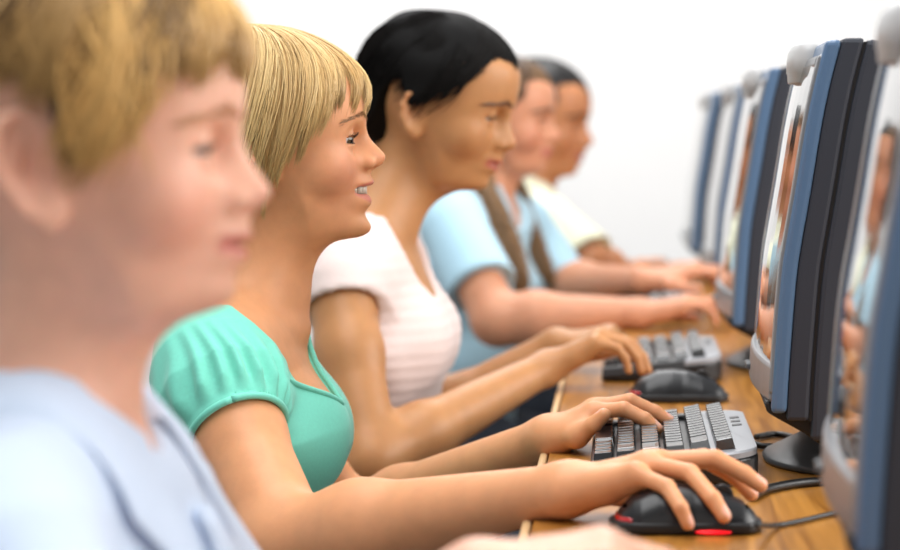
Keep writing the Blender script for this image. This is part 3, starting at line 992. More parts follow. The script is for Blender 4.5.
def build_pupil(sp):
    root = empty('person', (0, 0, 0))
    skin = skin_mat('skin_' + sp['name'])
    prof, base = closed_profile()
    ox, oy, Y = sp['head']
    O = at(ox, oy, Y)
    sc = sp['ppm'] * depth_of(O) / F
    M = rot_axes(sp.get('yaw', 0), sp.get('pitch', 0), sp.get('roll', 0))
    H = Head(O, M, sc, prof, base, smile=False, lipz=(167 - 243.0) / 1700, chin_z=(167 - 315.0) / 1700, ear=sp.get('ear', (-0.029, 0.069, -0.004)), ear_size=sp.get('ear_size', 1.05), nose_w=sp.get('nose_w', 1.1), lids=sp.get('lids', (9, 10)), wide=sp.get('wide', 1.0))
    N = at(*sp['N'])
    SR, ER, WR = (at(*p) for p in sp['R'])
    SL, EL, WL = (at(*p) for p in sp['L'])
    Cc = at(*sp['chest'])
    P = np.array([at(*sp['hip'])[0], sp['hip'][2], sp.get('hipz', 0.47)])
    torso, fr, lat = torso_group(N, SR, SL, Cc, P, w=sp['w'], d=sp['d'], front=sp.get('front', (1, 0.0, 0.12)), bust=sp.get('bust', 0), shoulder_r=sp.get('sr', 0.040), waist=sp.get('waist', 0.9))
    nr = sp.get('neck_r', 0.042)
    neck = Group([cone(H.world(sp.get('nape', (-0.024, 0, -0.045))), N, nr * sc, nr * 1.08, 0.02), cone(H.world((0.004, 0, -0.085)), N + fr * 0.028, nr * 0.55, nr * 0.5, 0.02)])
    neck.k = 0.03
    s = sp.get('hand_s', 0.92)
    fR, tR = auto_hand(WR, *sp['handR'], left=False, s=s, curl=sp.get('curl', (8, 32, 34)))
    fL, tL = auto_hand(WL, *sp['handL'], left=True, s=s, curl=sp.get('curl', (8, 32, 34)))
    hR, hL = hand_node(WR, sp['handR'][1], fR, tR, s=s), hand_node(WL, sp['handL'][1], fL, tL, s=s)
    ar = sp.get('arm_r', (0.040, 0.036, 0.034, 0.0205))
    aR, aL = arm_node(SR, ER, WR, ar, hR), arm_node(SL, EL, WL, ar, hL)
    ks = [torso, neck, aR, aL, H.node]
    B = Group(ks)
    h = sp.get('h', 0.004)
    pts = np.array([SR, SL, ER, EL, WR, WL, N, O, P] + [f[-1] for f in fR + fL])
    lo = pts.min(0) - 0.15; hi = pts.max(0) + 0.15
    lo[2] = 0.40
    body_mesh('body', B, h, skin, head_skin_col(H, sp['skin'], sp['lip'], sp['cheek'], cheek_s=sp.get('cheek_s', 0.35)), root, lo, hi)
    for sg in (-1, 1):
        make_eye(H, sg, root, M_EYE, iris=sp.get('iris', (50, 34, 24)), look=sp.get('look', (1, -0.15, -0.25)))
        lash_brow(H, sg, root, M_HAIRLINE, [(0.0735, 0.008, 0.030), (0.068, 0.022, 0.0355), (0.055, 0.040, 0.032), (0.046, 0.05, 0.026)], sp['brow'], n=200, wid=0.0005, lash_col=sp.get('lash', (30, 22, 16)))
    # hair
    hs = sp['hair']
    hr = Hair(H, c=hs.get('c', (-0.018, 0, 0.03)), r=hs['r'], p=hs.get('p', 2.05), zend=hs['zend'], inward=hs.get('inward', 0.3))
    V, q = polygonize(hr.cap_node(gap=hs.get('gap', 0.003), raise_=hs.get('raise', 0.006), wob=hs.get('wob', 0.0015)), O - 0.24, O + 0.24, 0.004)
    arr = [(V, q, np.tile(np.array(lin(hs['cols'][0])), (len(V), 1)))]  # cap in the darkest strand tone, shade between the strands put into colour
    for kw in hs['strands']:
        arr.append(hr.strands(kw.pop('n'), kw.pop('cols', hs['cols']), **kw))
    for br in hs.get('braids', []):
        pts_ = catmull([at(*b) for b in br['p']], 14)
        T = np.gradient(pts_, axis=0); T /= np.linalg.norm(T, axis=1)[:, None]
        sd = np.cross(T, [0, 1.0, 0]); sd /= np.linalg.norm(sd, axis=1)[:, None]
        dp = np.cross(T, sd)
        u = np.linspace(0, br.get('turns', 6) * 2 * PI, len(pts_))
        taper = np.interp(np.linspace(0, 1, len(pts_)), [0, 0.15, 0.8, 1], [0.9, 1.0, 0.85, 0.4])
        ps = []
        for ph in range(3):
            a = u + ph * 2 * PI / 3
            ps.append(pts_ + (sd * np.sin(a)[:, None] * br['r'] * 0.62 + dp * np.sin(2 * a)[:, None] * br['r'] * 0.35) * taper[:, None])
        ps = np.array(ps)
        arr.append(strands_mesh(ps, np.tile(br['r'] * 0.62 * taper, (3, 1)), np.tile(np.array(lin(hs['cols'][1])) * 0.8, (3, len(pts_), 1)), sides=10))
        # loose hairs over the plait
        r_ = np.random.default_rng(4)
        off = r_.normal(0, 1, (120, 1, 3)) * br['r'] * 0.55
        st = (pts_[None] + off * taper[None, :, None] + 0.002 * np.sin(np.linspace(0, 20, len(pts_)))[None, :, None] * r_.normal(0, 1, (120, 1, 3)))
        arr.append(strands_mesh(st, np.full((120, len(pts_)), 0.0009), np.tile(np.array(lin(hs['cols'][1])), (120, len(pts_), 1)) * r_.uniform(0.6, 1.3, (120, 1, 1))))
    v, f, c = merge(*arr)
    link_mesh('hair', np_mesh('hair', v, f, c), new_mat('hair_' + sp['name'], (80, 60, 40), rough=hs.get('rough', 0.42), attr=True, spec=hs.get('spec', 0.4)), root)
    # shirt
    st = sp['shirt']
    cloth = new_mat('cloth_' + sp['name'], st['col'], rough=0.8, noise=0.025, nscale=250, bump=0.1, bscale=600, sheen=0.15)
    off = st.get('off', 0.006)
    cuts = [ell(N + fr * c[0] + np.array([0, 0, c[1]]) + lat * (c[3] if len(c) > 3 else 0), c[2], np.stack([fr, lat, np.cross(fr, lat)], 1)) for c in st['cuts']]
    fa, fs = st.get('fold', 0.003), st.get('fold_s', 36)
    band = st.get('band', 0)
    def tfn(Pt):
        d = torso.ev(Pt) - off - vnoise(Pt * np.array([1, 1, 0.6]), fs, 31) * fa - 0.5 * fa * np.sin(Pt[:, 2] * 60 + Pt[:, 0] * 45 + 3 * vnoise(Pt, 15, 8))
        if band:
            d = d - 0.0006 * np.sin(Pt[:, 2] * band)
        for c in cuts:
            d = smax(d, -c.fn(Pt), 0.004)
        return d * 0.8
    def slv(S, E):
        ax = nrm(E - S); Ln = st['sleeve']; L0 = st.get('sleeve0', -0.04)
        r0, r1 = st['sl_r']
        def fn(Pt):
            q = Pt - S
            t = q @ ax
            u = q - np.outer(t, ax)
            rr = np.linalg.norm(u, axis=1)
            rad = np.interp(t, [L0, L0 + 0.03, 0.0, Ln], [r0 * 0.5, r0 * 0.85, r0, r1])
            d = (rr - rad - vnoise(Pt, fs * 1.2, 17) * fa) * 0.75
            d = smax(d, t - Ln, 0.003)
            return np.maximum(d, L0 - t)
        n_ = Node(fn, S + ax * Ln / 2, Ln + 0.09, 0.025)
        ct = Node(lambda Pt: np.maximum(np.linalg.norm((Pt - S) - np.outer((Pt - S) @ ax, ax), axis=1) - (r1 - 0.008), Ln - 0.007 - (Pt - S) @ ax), S + ax * Ln, 0.07, 0.001, True)
        return n_, ct
    a1, c1 = slv(SR, ER); a2, c2 = slv(SL, EL)
    tn = Node(tfn, torso.c, torso.r + 0.02, 0)
    top = Group([tn, a1, a2, c1, c2])
    def topfn(Pt):
        d = top.ev(Pt)
        for c in cuts:
            d = np.maximum(d, -c.fn(Pt))
        return d
    lo2 = np.minimum(np.minimum(SR, SL), np.minimum(P, N)) - 0.22; hi2 = np.maximum(np.maximum(SR, SL), np.maximum(P, N)) + np.array([0.24, 0.2, 0.16]); lo2[2] = 0.42
    V, q = polygonize(Node(topfn, top.c, top.r + 0.03, 0), lo2, hi2, st.get('h', 0.005), smooth=2)
    shirt = link_mesh(st['name'], np_mesh(st['name'], V, q), cloth, root)
    if st.get('collar'):
        # turned-down collar: stands round the neck, folds over, two points in front
        cl = st['collar']
        aa = np.linspace(-cl['open'], cl['open'], 61)
        ax = nrm(H.world((-0.024, 0, -0.045)) - N); ax = nrm(ax + np.array([0, 0, 0.9]))
        rows = []
        n0 = N + ax * cl['z']
        f2 = nrm(fr - ax * (fr @ ax)); l2 = np.cross(ax, f2)
        for k, (rad, dz) in enumerate(cl['rows']):
            r = []
            for a in aa:
                t = abs(a) / cl['open']
                ar_ = R(a)
                pt = t ** 5
                fwd = cl['drop'] * (t ** 2.5)
                rr = rad + (cl['flare'] * pt if k >= len(cl['rows']) - 2 else 0)
                # a = 0 lies at the nape
                p = n0 - f2 * math.cos(ar_) * rr + l2 * math.sin(ar_) * rr * 1.06 + ax * (dz - fwd - (cl['point'] * pt if k == len(cl['rows']) - 1 else (cl['point'] * 0.5 * pt if k == len(cl['rows']) - 2 else 0)))
                r.append(p)
            rows.append(r)
        V = np.array(rows).reshape(-1, 3)
        # outer rows lie on the shirt
        nn = len(aa)
        tn2 = tn
        for it in range(12):
            e = 0.002
            W = V[2 * nn:]
            d = torso.ev(W) - off - 0.0048
            g = np.stack([(torso.ev(W + e * np.eye(3)[i]) - off - 0.0048 - d) / e for i in range(3)], 1)
            V[2 * nn:] = W - g * np.minimum(d, 0)[:, None] * 0.7
        idx = np.arange(len(V)).reshape(len(rows), nn)
        Q = np.stack([idx[:-1, :-1], idx[1:, :-1], idx[1:, 1:], idx[:-1, 1:]], -1).reshape(-1, 4)
        o = link_mesh('collar', np_mesh('collar', V, Q), cloth, shirt)
        md = o.modifiers.new('thick', 'SOLIDIFY'); md.thickness = 0.004; md.offset = 0
        md = o.modifiers.new('sub', 'SUBSURF'); md.levels = 1; md.render_levels = 2
    if st.get('placket'):
        bm = bmesh.new()
        x0, z0, z1 = st['placket']
        for s_, w_ in ((0, 0.016),):
            rr = []
            for z in np.linspace(z0, z1, 16):
                ray = np.array([N[0], (N[1] + Cc[1]) / 2, z]) + np.outer(np.linspace(0.25, -0.05, 200), fr)
                d = torso.ev(ray) - off - 0.003
                k = int(np.argmax(d < 0)); p = ray[k]
                rr.append([tuple(p - lat * w_ + fr * 0.0), tuple(p - lat * w_ + fr * 0.004), tuple(p + lat * w_ + fr * 0.004), tuple(p + lat * w_)])
            add_loft(bm, rr)
        bm_obj('placket', bm, cloth, shirt, True)
    trouser_shoes(root, P + np.array([0, -0.075, 0]), P + np.array([0, 0.075, 0]), max(0.02, P[0] + 0.33), (M_PANTS, M_SHOE))
    build_stool(P[0] - 0.02, P[1], P[2] - 0.0885, 'stool under the ' + sp['who'])
    tag(root, sp['label'], 'person', 'pupils in a row at the computers')
    return root

def build_boy():
    return build_pupil(dict(name='pink_fair', who='boy in the pale blue collared shirt', label='blond boy in a pale blue collared shirt, out of focus, cut off by the frame', h=0.003,
        head=(110, 167, 1.41), ppm=1700.0, yaw=0, skin=(240, 186, 160), ear=(-0.029, 0.069, -0.001), ear_size=1.15, lip=(206, 120, 112), cheek=(228, 148, 128), cheek_s=0.4, lids=(4, 7), iris=(40, 30, 24), brow=(206, 150, 110), lash=(70, 44, 28), look=(1, -0.2, -0.7),
        N=(38, 425, 1.42), R=[(-10, 560, 1.27), (120, 830, 1.20), (420, 640, 1.26)], L=[(128, 505, 1.56), (250, 700, 1.62), (478, 577, 1.47)], chest=(75, 640, 1.42), hip=(20, 900, 1.44), hipz=0.46,
        w=0.135, d=0.086, sr=0.042, neck_r=0.043, handR=((1, 0.1, 0.0), (0, 0, 1)), handL=((1, -0.05, 0.22), (-0.2, -0.1, 1)), curl=(28, 30, 30), arm_r=(0.043, 0.038, 0.036, 0.022), hand_s=0.98,
        hair=dict(r=(0.100, 0.085, 0.103), c=(-0.015, 0, 0.03), zend=[(0, .061), (25, .060), (40, .056), (52, .050), (63, .041), (70, .026), (77, .006), (83, -.008), (87, -.006), (91, .024), (96, .046), (122, .050), (134, .03), (144, -.02), (180, -.06)], cols=((60, 34, 14), (242, 192, 116)), rough=0.45,
                  strands=[dict(n=2600, width=0.0012, clump=0.85, nclump=36, lift=0.013, swirl=30, seed=3, fine=0.15, endj=0.005, messy=9.0, over=0.0, tipin=0.08), dict(n=700, width=0.0012, clump=0.8, nclump=26, lift=0.015, swirl=40, seed=5, fine=0.15, endj=0.006, messy=7.0, over=0.001, tipin=0.06, cols=((140, 92, 44), (248, 210, 146)))]),
        shirt=dict(name='shirt', col=(206, 222, 244), sleeve=0.17, sl_r=(0.056, 0.058), cuts=[(0.035, 0.030, (0.062, 0.046, 0.062))], fold=0.005, fold_s=26,
                   collar=dict(open=152, z=0.014, rows=[(0.052, 0.004), (0.053, 0.026), (0.056, 0.034), (0.064, 0.026), (0.078, 0.002), (0.092, -0.022)], drop=0.052, flare=0.020, point=0.030), placket=(0, 0.62, 0.80))))

def build_third():
    return build_pupil(dict(name='warm_brown', who='dark-haired girl in the pale pink top', label='dark-haired girl in a pale pink scoop-neck top, hair pulled back off her ear', h=0.0035,
        head=(448, 113, 3.03), nape=(-0.040, 0, -0.05), ppm=793.0, yaw=-8, pitch=16, ear=(-0.027, 0.069, -0.010), ear_size=0.95, skin=(184, 132, 88), lip=(172, 92, 84), cheek=(184, 116, 80), cheek_s=0.15, lids=(5, 7), brow=(104, 70, 46), look=(1, -0.1, -0.5), nose_w=1.15,
        N=(377, 224, 3.02), R=[(337, 282, 2.89), (369, 463, 2.78), (547, 367, 2.99)], L=[(382, 268, 3.17), (425, 425, 3.24), (556, 344, 3.24)], chest=(386, 335, 3.03), hip=(372, 520, 3.04),
        w=0.120, d=0.066, bust=0.036, sr=0.036, neck_r=0.039, front=(1, 0, 0.3), handR=((1, 0.12, 0.55), (-0.55, 0, 1)), handL=((1, -0.05, 0.2), (-0.2, 0, 1)), hand_s=0.90, curl=(44, 30, 20),
        hair=dict(r=(0.106, 0.082, 0.093), c=(-0.022, 0, 0.030), zend=[(0, .083), (40, .075), (60, .062), (69, .040), (78, .022), (90, .002), (100, -.010), (105, -.004), (112, .022), (122, .02), (130, -.02), (142, -.060), (180, -.075)], gap=-0.001, cols=((5, 4, 4), (15, 11, 9)), wob=0.003, spec=0.15, rough=0.7, inward=0.12,
                  strands=[dict(n=1500, width=0.0012, clump=0.3, nclump=60, lift=0.005, swirl=60, seed=8, endj=0.004, messy=3.0, over=-0.002)]),
        shirt=dict(name='knit_top', col=(226, 208, 204), sleeve=0.032, sleeve0=-0.05, sl_r=(0.050, 0.050), cuts=[(0.080, 0.0, (0.092, 0.090, 0.118)), (-0.01, 0.03, (0.075, 0.070, 0.060))], fold=0.0022, fold_s=40, band=420, h=0.0045)))

def build_fourth():
    return build_pupil(dict(name='rosy', who='girl with brown plaits in light blue', label='girl with brown plaits in a light blue short-sleeved shirt, behind the dark-haired girl', h=0.0045,
        head=(510, 124, 4.25), ppm=550.0, yaw=-10, pitch=5, skin=(206, 146, 114), lip=(180, 96, 88), cheek=(206, 120, 96), cheek_s=0.35, brow=(84, 58, 40), look=(1, -0.1, -0.5),
        N=(478, 202, 4.25), R=[(452, 226, 4.05), (497, 320, 3.92), (638, 313, 3.90)], L=[(520, 226, 4.42), (560, 288, 4.38), (642, 281, 4.12)], chest=(478, 285, 4.25), hip=(462, 400, 4.25),
        w=0.130, d=0.076, bust=0.03, sr=0.042, neck_r=0.040, handR=((1, 0.06, 0.20), (-0.2, 0, 1)), handL=((1, -0.05, 0.22), (-0.2, 0, 1)), hand_s=1.0, arm_r=(0.043, 0.041, 0.040, 0.024), curl=(14, 28, 30),
        hair=dict(r=(0.100, 0.080, 0.095), zend=[(0, .078), (45, .066), (70, .036), (88, .0), (105, -.03), (180, -.075)], gap=-0.0015, cols=((58, 42, 32), (136, 102, 68)), wob=0.001,
                  strands=[dict(n=1500, width=0.0012, clump=0.4, nclump=60, lift=0.003, swirl=30, seed=8, endj=0.003, over=-0.001)],
                  braids=[dict(p=[(478, 168, 4.16), (482, 190, 4.12), (494, 214, 4.08), (508, 245, 4.06), (517, 274, 4.05), (522, 292, 4.05)], r=0.020, turns=5),
                          dict(p=[(512, 182, 4.32), (520, 206, 4.34), (530, 234, 4.33), (541, 262, 4.32), (552, 285, 4.31)], r=0.017, turns=5)]),
        shirt=dict(name='shirt', col=(176, 214, 232), sleeve=0.145, sleeve0=-0.06, sl_r=(0.056, 0.062), cuts=[(0.05, 0.02, (0.06, 0.040, 0.075)), (0.0, 0.045, (0.05, 0.05, 0.05))], fold=0.004, fold_s=30, h=0.006)))

def build_fifth():
    return build_pupil(dict(name='olive', who='child in the pale yellow shirt', label='black-haired child in a pale yellow shirt, farthest of the row by the wall', h=0.005,
        head=(545, 126, 4.95), ppm=540.0, yaw=-12, pitch=9, skin=(192, 130, 90), lip=(164, 92, 84), cheek=(190, 118, 84), brow=(26, 20, 18), look=(1, -0.1, -0.4),
        N=(526, 196, 4.96), R=[(546, 224, 4.78), (590, 264, 4.70), (640, 279, 4.90)], L=[(528, 222, 5.12), (560, 290, 5.2), (604, 275, 5.16)], chest=(536, 270, 4.98), hip=(516, 350, 5.0),
        w=0.125, d=0.080, sr=0.042, neck_r=0.041, handR=((1, 0.0, 0.28), (-0.28, 0, 1)), handL=((1, 0.0, 0.28), (-0.28, 0, 1)), hand_s=0.95, arm_r=(0.042, 0.040, 0.038, 0.023),
        hair=dict(r=(0.099, 0.079, 0.094), zend=[(0, .064), (55, .054), (78, .024), (95, -.008), (105, .01), (120, .0), (145, -.045), (180, -.06)], gap=-0.0015, cols=((16, 14, 14), (34, 30, 30)), wob=0.001,
                  strands=[dict(n=900, width=0.0013, clump=0.3, nclump=60, lift=0.004, swirl=10, seed=8, endj=0.004, over=-0.001)]),
        shirt=dict(name='shirt', col=(232, 232, 204), sleeve=0.135, sleeve0=-0.06, sl_r=(0.058, 0.062), cuts=[(0.03, 0.03, (0.055, 0.046, 0.06))], fold=0.004, fold_s=28, h=0.0065)))
# ================================================================== room and desk
def wood_mat():
    m = bpy.data.materials.new('honey_wood')
    m.use_nodes = True
    nt = m.node_tree; p = nt.nodes['Principled BSDF']
    tc = nt.nodes.new('ShaderNodeTexCoord'); mp = nt.nodes.new('ShaderNodeMapping')
    mp.inputs['Scale'].default_value = (26, 1.6, 26)
    n = nt.nodes.new('ShaderNodeTexNoise'); n.inputs['Scale'].default_value = 2.2; n.inputs['Detail'].default_value = 6; n.inputs['Distortion'].default_value = 1.2
    r = nt.nodes.new('ShaderNodeValToRGB')
    r.color_ramp.elements[0].position = 0.3; r.color_ramp.elements[0].color = (*lin((136, 86, 32)), 1)
    r.color_ramp.elements[1].position = 0.72; r.color_ramp.elements[1].color = (*lin((188, 130, 58)), 1)
    nt.links.new(tc.outputs['Object'], mp.inputs['Vector']); nt.links.new(mp.outputs['Vector'], n.inputs['Vector'])
    nt.links.new(n.outputs['Fac'], r.inputs['Fac']); nt.links.new(r.outputs['Color'], p.inputs['Base Color'])
    p.inputs['Roughness'].default_value = 0.28
    p.inputs['Specular IOR Level'].default_value = 0.4
    return m

def build_room():
    M_WALL = new_mat('white_paint', (238, 238, 238), rough=0.9, noise=0.01, nscale=4)
    M_FLOOR = new_mat('grey_floor', (120, 118, 116), rough=0.6, noise=0.08, nscale=8)
    M_SKIRT = new_mat('baseboard_paint', (215, 214, 212), rough=0.5)
    bm = bmesh.new(); add_box(bm, (-0.3, 6.45, 1.4), (6.4, 0.1, 2.8)); tag(bm_obj('wall_back', bm, M_WALL), kind='structure')
    bm = bmesh.new(); add_box(bm, (-0.3, 2.9, -0.05), (6.4, 7.2, 0.1)); tag(bm_obj('floor', bm, M_FLOOR), kind='structure')
    bm = bmesh.new(); add_box(bm, (-0.3, 6.392, 0.05), (6.4, 0.016, 0.1)); tag(bm_obj('baseboard_back', bm, M_SKIRT), kind='structure')
    bm = bmesh.new(); add_box(bm, (-3.45, 2.9, 1.4), (0.1, 7.0, 2.8)); tag(bm_obj('wall_left', bm, M_WALL), kind='structure')
    wood = wood_mat()
    M_EDGE = new_mat('edge_veneer', (214, 176, 128), rough=0.35)
    M_LEG = new_mat('grey_metal', (90, 92, 96), rough=0.45, metal=0.6)
    t = empty('computer_desk', (0.33, 3.3, 0))
    inv = Matrix.Translation((-0.33, -3.3, 0))
    def put(name, bm, m, **k):
        bmesh.ops.transform(bm, matrix=inv, verts=bm.verts)
        return bm_obj(name, bm, m, t, **k)
    x0, x1, y0, y1 = -0.082, 0.74, 0.75, 5.75
    bm = bmesh.new(); add_box(bm, ((x0 + x1) / 2 + 0.004, (y0 + y1) / 2, DESK - 0.014), (x1 - x0 - 0.008, y1 - y0, 0.028)); put('tabletop', bm, wood)
    bm = bmesh.new(); add_box(bm, (x0 + 0.002, (y0 + y1) / 2, DESK - 0.0145), (0.008, y1 - y0, 0.0285)); put('edge_band', bm, M_EDGE, bevel=0.003)
    for yy in (0.85, 1.90, 2.84, 3.74, 4.70, 5.65):
        bm = bmesh.new(); add_box(bm, (0.36, yy, (DESK - 0.028) / 2), (0.6, 0.03, DESK - 0.028)); put('leg', bm, M_LEG, bevel=0.004)
    bm = bmesh.new(); add_box(bm, (0.62, (y0 + y1) / 2, 0.48), (0.02, 4.8, 0.36)); put('modesty_panel', bm, wood)
    tag(t, 'long honey-brown wooden desk under the row of monitors and keyboards', 'desk')

def build_stool(x, y, top, label):
    M_SEAT = bpy.data.materials.get('stool_seat') or new_mat('stool_seat', (70, 74, 82), rough=0.6)
    M_LEG = bpy.data.materials['grey_metal']
    o = empty('stool', (x, y, 0))
    bm = bmesh.new()
    rings = [[(0.17 * k * math.cos(a), 0.17 * k * math.sin(a), z) for a in np.linspace(0, 2 * PI, 36, endpoint=False)] for k, z in ((0.9, top - 0.04), (1.0, top - 0.034), (1.0, top - 0.012), (0.94, top - 0.002), (0.5, top - 0.006))]
    add_loft(bm, rings)
    bm_obj('seat', bm, M_SEAT, o, True)
    for i in range(4):
        a = PI / 4 + i * PI / 2
        bm = bmesh.new()
        add_tube(bm, [(0.11 * math.cos(a), 0.11 * math.sin(a), top - 0.038), (0.18 * math.cos(a), 0.18 * math.sin(a), 0.0)], 0.011, 10)
        bm_obj('leg', bm, M_LEG, o, True)
    tag(o, label, 'stool', 'stools under the pupils')
# ================================================================== monitors
FRONT_Z = [0.770, 0.787, 0.80, 0.85, 0.9165, 0.95, 0.992, 1.04, 1.08, 1.113, 1.130]
FRONT_X = [-0.0010, -0.0005, 0.0, 0.003, 0.0078, 0.0135, 0.0205, 0.0275, 0.0350, 0.0435, 0.0490]
_fz = np.linspace(0.70, 1.16, 400)
_fx = table(FRONT_Z, FRONT_X, _fz, 0.012)
def fx(z): return float(np.interp(z, _fz, _fx))

def slab(bm, y0, y1, z0, z1, t0, t1, n=18, bulge=0.0):
    """a piece of casing that follows the leaning front of the monitor"""
    zs = np.linspace(z0, z1, n)
    ny = 9 if bulge else 2
    rings = []
    for y in np.linspace(y0, y1, ny):
        b = bulge * (1 - (2 * (y - y0) / (y1 - y0) - 1) ** 2)
        r = [(fx(z) + t0 - b, y, z) for z in zs] + [(fx(z) + t1, y, z) for z in zs[::-1]]
        rings.append(r)
    add_loft(bm, rings)

M_CHAR = new_mat('charcoal_plastic', (42, 47, 58), rough=0.55, bump=0.03, bscale=900)
M_BLUE = new_mat('steel_blue_trim', (78, 108, 142), rough=0.38, coat=0.2)
M_SILV = new_mat('silver_plastic', (128, 130, 134), rough=0.3, metal=0.5)
M_LIGHT = new_mat('pale_grey_plastic', (186, 186, 186), rough=0.35)
M_GLASS = new_mat('screen_glass', (20, 24, 30), rough=0.06, spec=0.8, coat=0.6)
M_BLACK = new_mat('black_plastic', (22, 22, 24), rough=0.35)
M_BLACKM = new_mat('matt_black_plastic', (18, 18, 20), rough=0.6)
M_GREYF = new_mat('grey_foot_plastic', (84, 86, 88), rough=0.35)

def build_monitor(loc, yaw, label):
    o = empty('computer_monitor', loc, R(yaw))
    w = 0.19
    H0, H1 = 0.787 - 0.72, 1.117 - 0.72
    def ob(name, bm, m, **k):
        bmesh.ops.translate(bm, vec=(0, 0, -DESK), verts=bm.verts)
        return bm_obj(name, bm, m, o, **k)
    # bezel of silver bars round the glass
    bm = bmesh.new()
    slab(bm, -w + 0.004, -w + 0.026, 0.80, 1.108, -0.0025, 0.004)
    slab(bm, w - 0.026, w - 0.004, 0.80, 1.108, -0.0025, 0.004)
    slab(bm, -w + 0.024, w - 0.024, 1.097, 1.108, -0.003, 0.004, 4, 0.002)
    bz = ob('bezel', bm, M_SILV, bevel=0.003)
    bm = bmesh.new()
    slab(bm, -w + 0.006, w - 0.006, 0.793, 0.827, -0.0025, 0.004, 10, 0.010)
    ob('chin', bm, M_SILV, bevel=0.006, seg=3)
    bm = bmesh.new()
    for i in range(3):
        add_box(bm, (fx(0.80) - 0.0130, 0.02 + i * 0.016, 0.806), (0.006, 0.008, 0.006))
    ob('button', bm, M_GREYF, bevel=0.0015)
    bm = bmesh.new()
    slab(bm, -w + 0.024, w - 0.024, 0.824, 1.099, -0.001, 0.003, 24, 0.006)
    ob('screen', bm, M_GLASS, smooth=False)
    # blue frame, charcoal housing in two shells with a dark seam
    bm = bmesh.new()
    slab(bm, -w, w, 0.783, 1.121, 0.0, 0.0145)
    ob('blue_frame', bm, M_BLUE, bevel=0.005, seg=3)
    bm = bmesh.new()
    slab(bm, -w + 0.0015, w - 0.0015, 0.776, 1.1225, 0.0140, 0.0345)
    ob('front_shell', bm, M_CHAR, bevel=0.004)
    bm = bmesh.new()
    slab(bm, -w + 0.005, w - 0.005, 0.776, 1.119, 0.034, 0.038)
    ob('seam', bm, M_BLACKM)
    bm = bmesh.new()
    rings = []
    for f, ins in ((0.0365, 0.0), (0.075, 0.006), (0.105, 0.04)):
        zs = np.linspace(0.757 + ins, 1.122 - ins * 1.2, 14)
        r = []
        ww = w - 0.0015 - ins
        n = 14
        ring = [(fx(z) + f, -ww, z) for z in zs] + [(fx(z) + f, ww, z) for z in zs[::-1]]
        rings.append(ring)
    add_loft(bm, rings)
    ob('rear_shell', bm, M_CHAR, bevel=0.005)
    # dark underside that slopes down to the stand
    bm = bmesh.new()
    for yy in (0,):
        prof = [(-0.006, 0.793), (-0.004, 0.783), (0.008, 0.776), (0.030, 0.764), (0.050, 0.750), (0.100, 0.748), (0.100, 0.80), (0.02, 0.80), (0.002, 0.795)]
        add_loft(bm, [[(x, y, z) for x, z in prof] for y in (-w + 0.012, w - 0.012)])
    ob('underside', bm, M_BLACKM, bevel=0.003)
    bm = bmesh.new()
    add_loft(bm, [[(x, y, 0.728) for x, y in ((0.045, -0.06), (0.125, -0.06), (0.125, 0.06), (0.045, 0.06))], [(x, y, 0.757) for x, y in ((0.06, -0.05), (0.11, -0.05), (0.11, 0.05), (0.06, 0.05))]])
    ob('neck', bm, M_BLACK, bevel=0.004)
    bm = bmesh.new()
    pts = []
    for a in np.linspace(0, 2 * PI, 40, endpoint=False):
        c_, s_ = math.cos(a), math.sin(a)
        pts.append((0.105 + 0.105 * math.copysign(abs(c_) ** 0.9, c_), 0.125 * math.copysign(abs(s_) ** 0.8, s_)))
    def rg(k, z): return [(0.105 + (x - 0.105) * k, y * k, z) for x, y in pts]
    add_loft(bm, [rg(0.985, DESK + 0.0003), rg(1.0, DESK + 0.0035), rg(0.97, DESK + 0.0065), rg(0.62, 0.742), rg(0.42, 0.750)])
    ob('foot', bm, M_GREYF, smooth=True)
    # rounded speaker housing perched on the top edge
    bm = bmesh.new()
    rings = []
    for z, k in ((1.0850, 0.86), (1.0860, 0.93), (1.0945, 0.96), (1.0950, 1.0), (1.108, 0.99), (1.115, 0.92), (1.1205, 0.78), (1.1240, 0.55), (1.1250, 0.25)):
        rings.append([(0.043 + 0.0200 * k * math.copysign(abs(math.cos(a)) ** 0.7, math.cos(a)), 0.055 * (0.75 + 0.25 * k) * math.copysign(abs(math.sin(a)) ** 0.7, math.sin(a)), z) for a in np.linspace(0, 2 * PI, 32, endpoint=False)])
    add_loft(bm, rings)
    bmesh.ops.translate(bm, vec=(-0.002, 0, 0), verts=bm.verts)
    ob('webcam_housing', bm, M_LIGHT, smooth=True)
    tag(o, label, 'monitor', 'computer monitors along the desk')
    return o

# ================================================================== keyboards
M_KEY = new_mat('dark_key_plastic', (24, 25, 27), rough=0.17, spec=0.8)
M_KEYG = new_mat('mid_grey_key_plastic', (96, 98, 102), rough=0.3)
M_KSILV = new_mat('silver_keyboard_plastic', (150, 152, 157), rough=0.35, metal=0.15)
M_CABLE = new_mat('black_cable', (16, 16, 17), rough=0.4)

def key_mesh(name, wx, wy, hh, mat):
    """one dished keycap: wx deep, wy wide, hh high"""
    bm = bmesh.new()
    def ring(kx, ky, z, dx=0.0):
        return [(sx * wx / 2 * kx + dx, sy * wy / 2 * ky, z) for sx, sy in ((-1, -1), (1, -1), (1, 1), (-1, 1))]
    add_loft(bm, [ring(1, 1, 0), ring(0.97, 0.97, hh * 0.25), ring(0.84, 0.78, hh * 0.96, 0.0004), ring(0.80, 0.72, hh, 0.0004), ring(0.45, 0.36, hh - 0.0004, 0.0004)])
    bmesh.ops.recalc_face_normals(bm, faces=bm.faces)
    bmesh.ops.bevel(bm, geom=[e for e in bm.edges if abs(e.verts[0].co.z - e.verts[1].co.z) > hh * 0.3], offset=0.0012, segments=2, affect='EDGES')
    me = bpy.data.meshes.new(name)
    bm.to_mesh(me); bm.free()
    me.materials.append(mat)
    return me

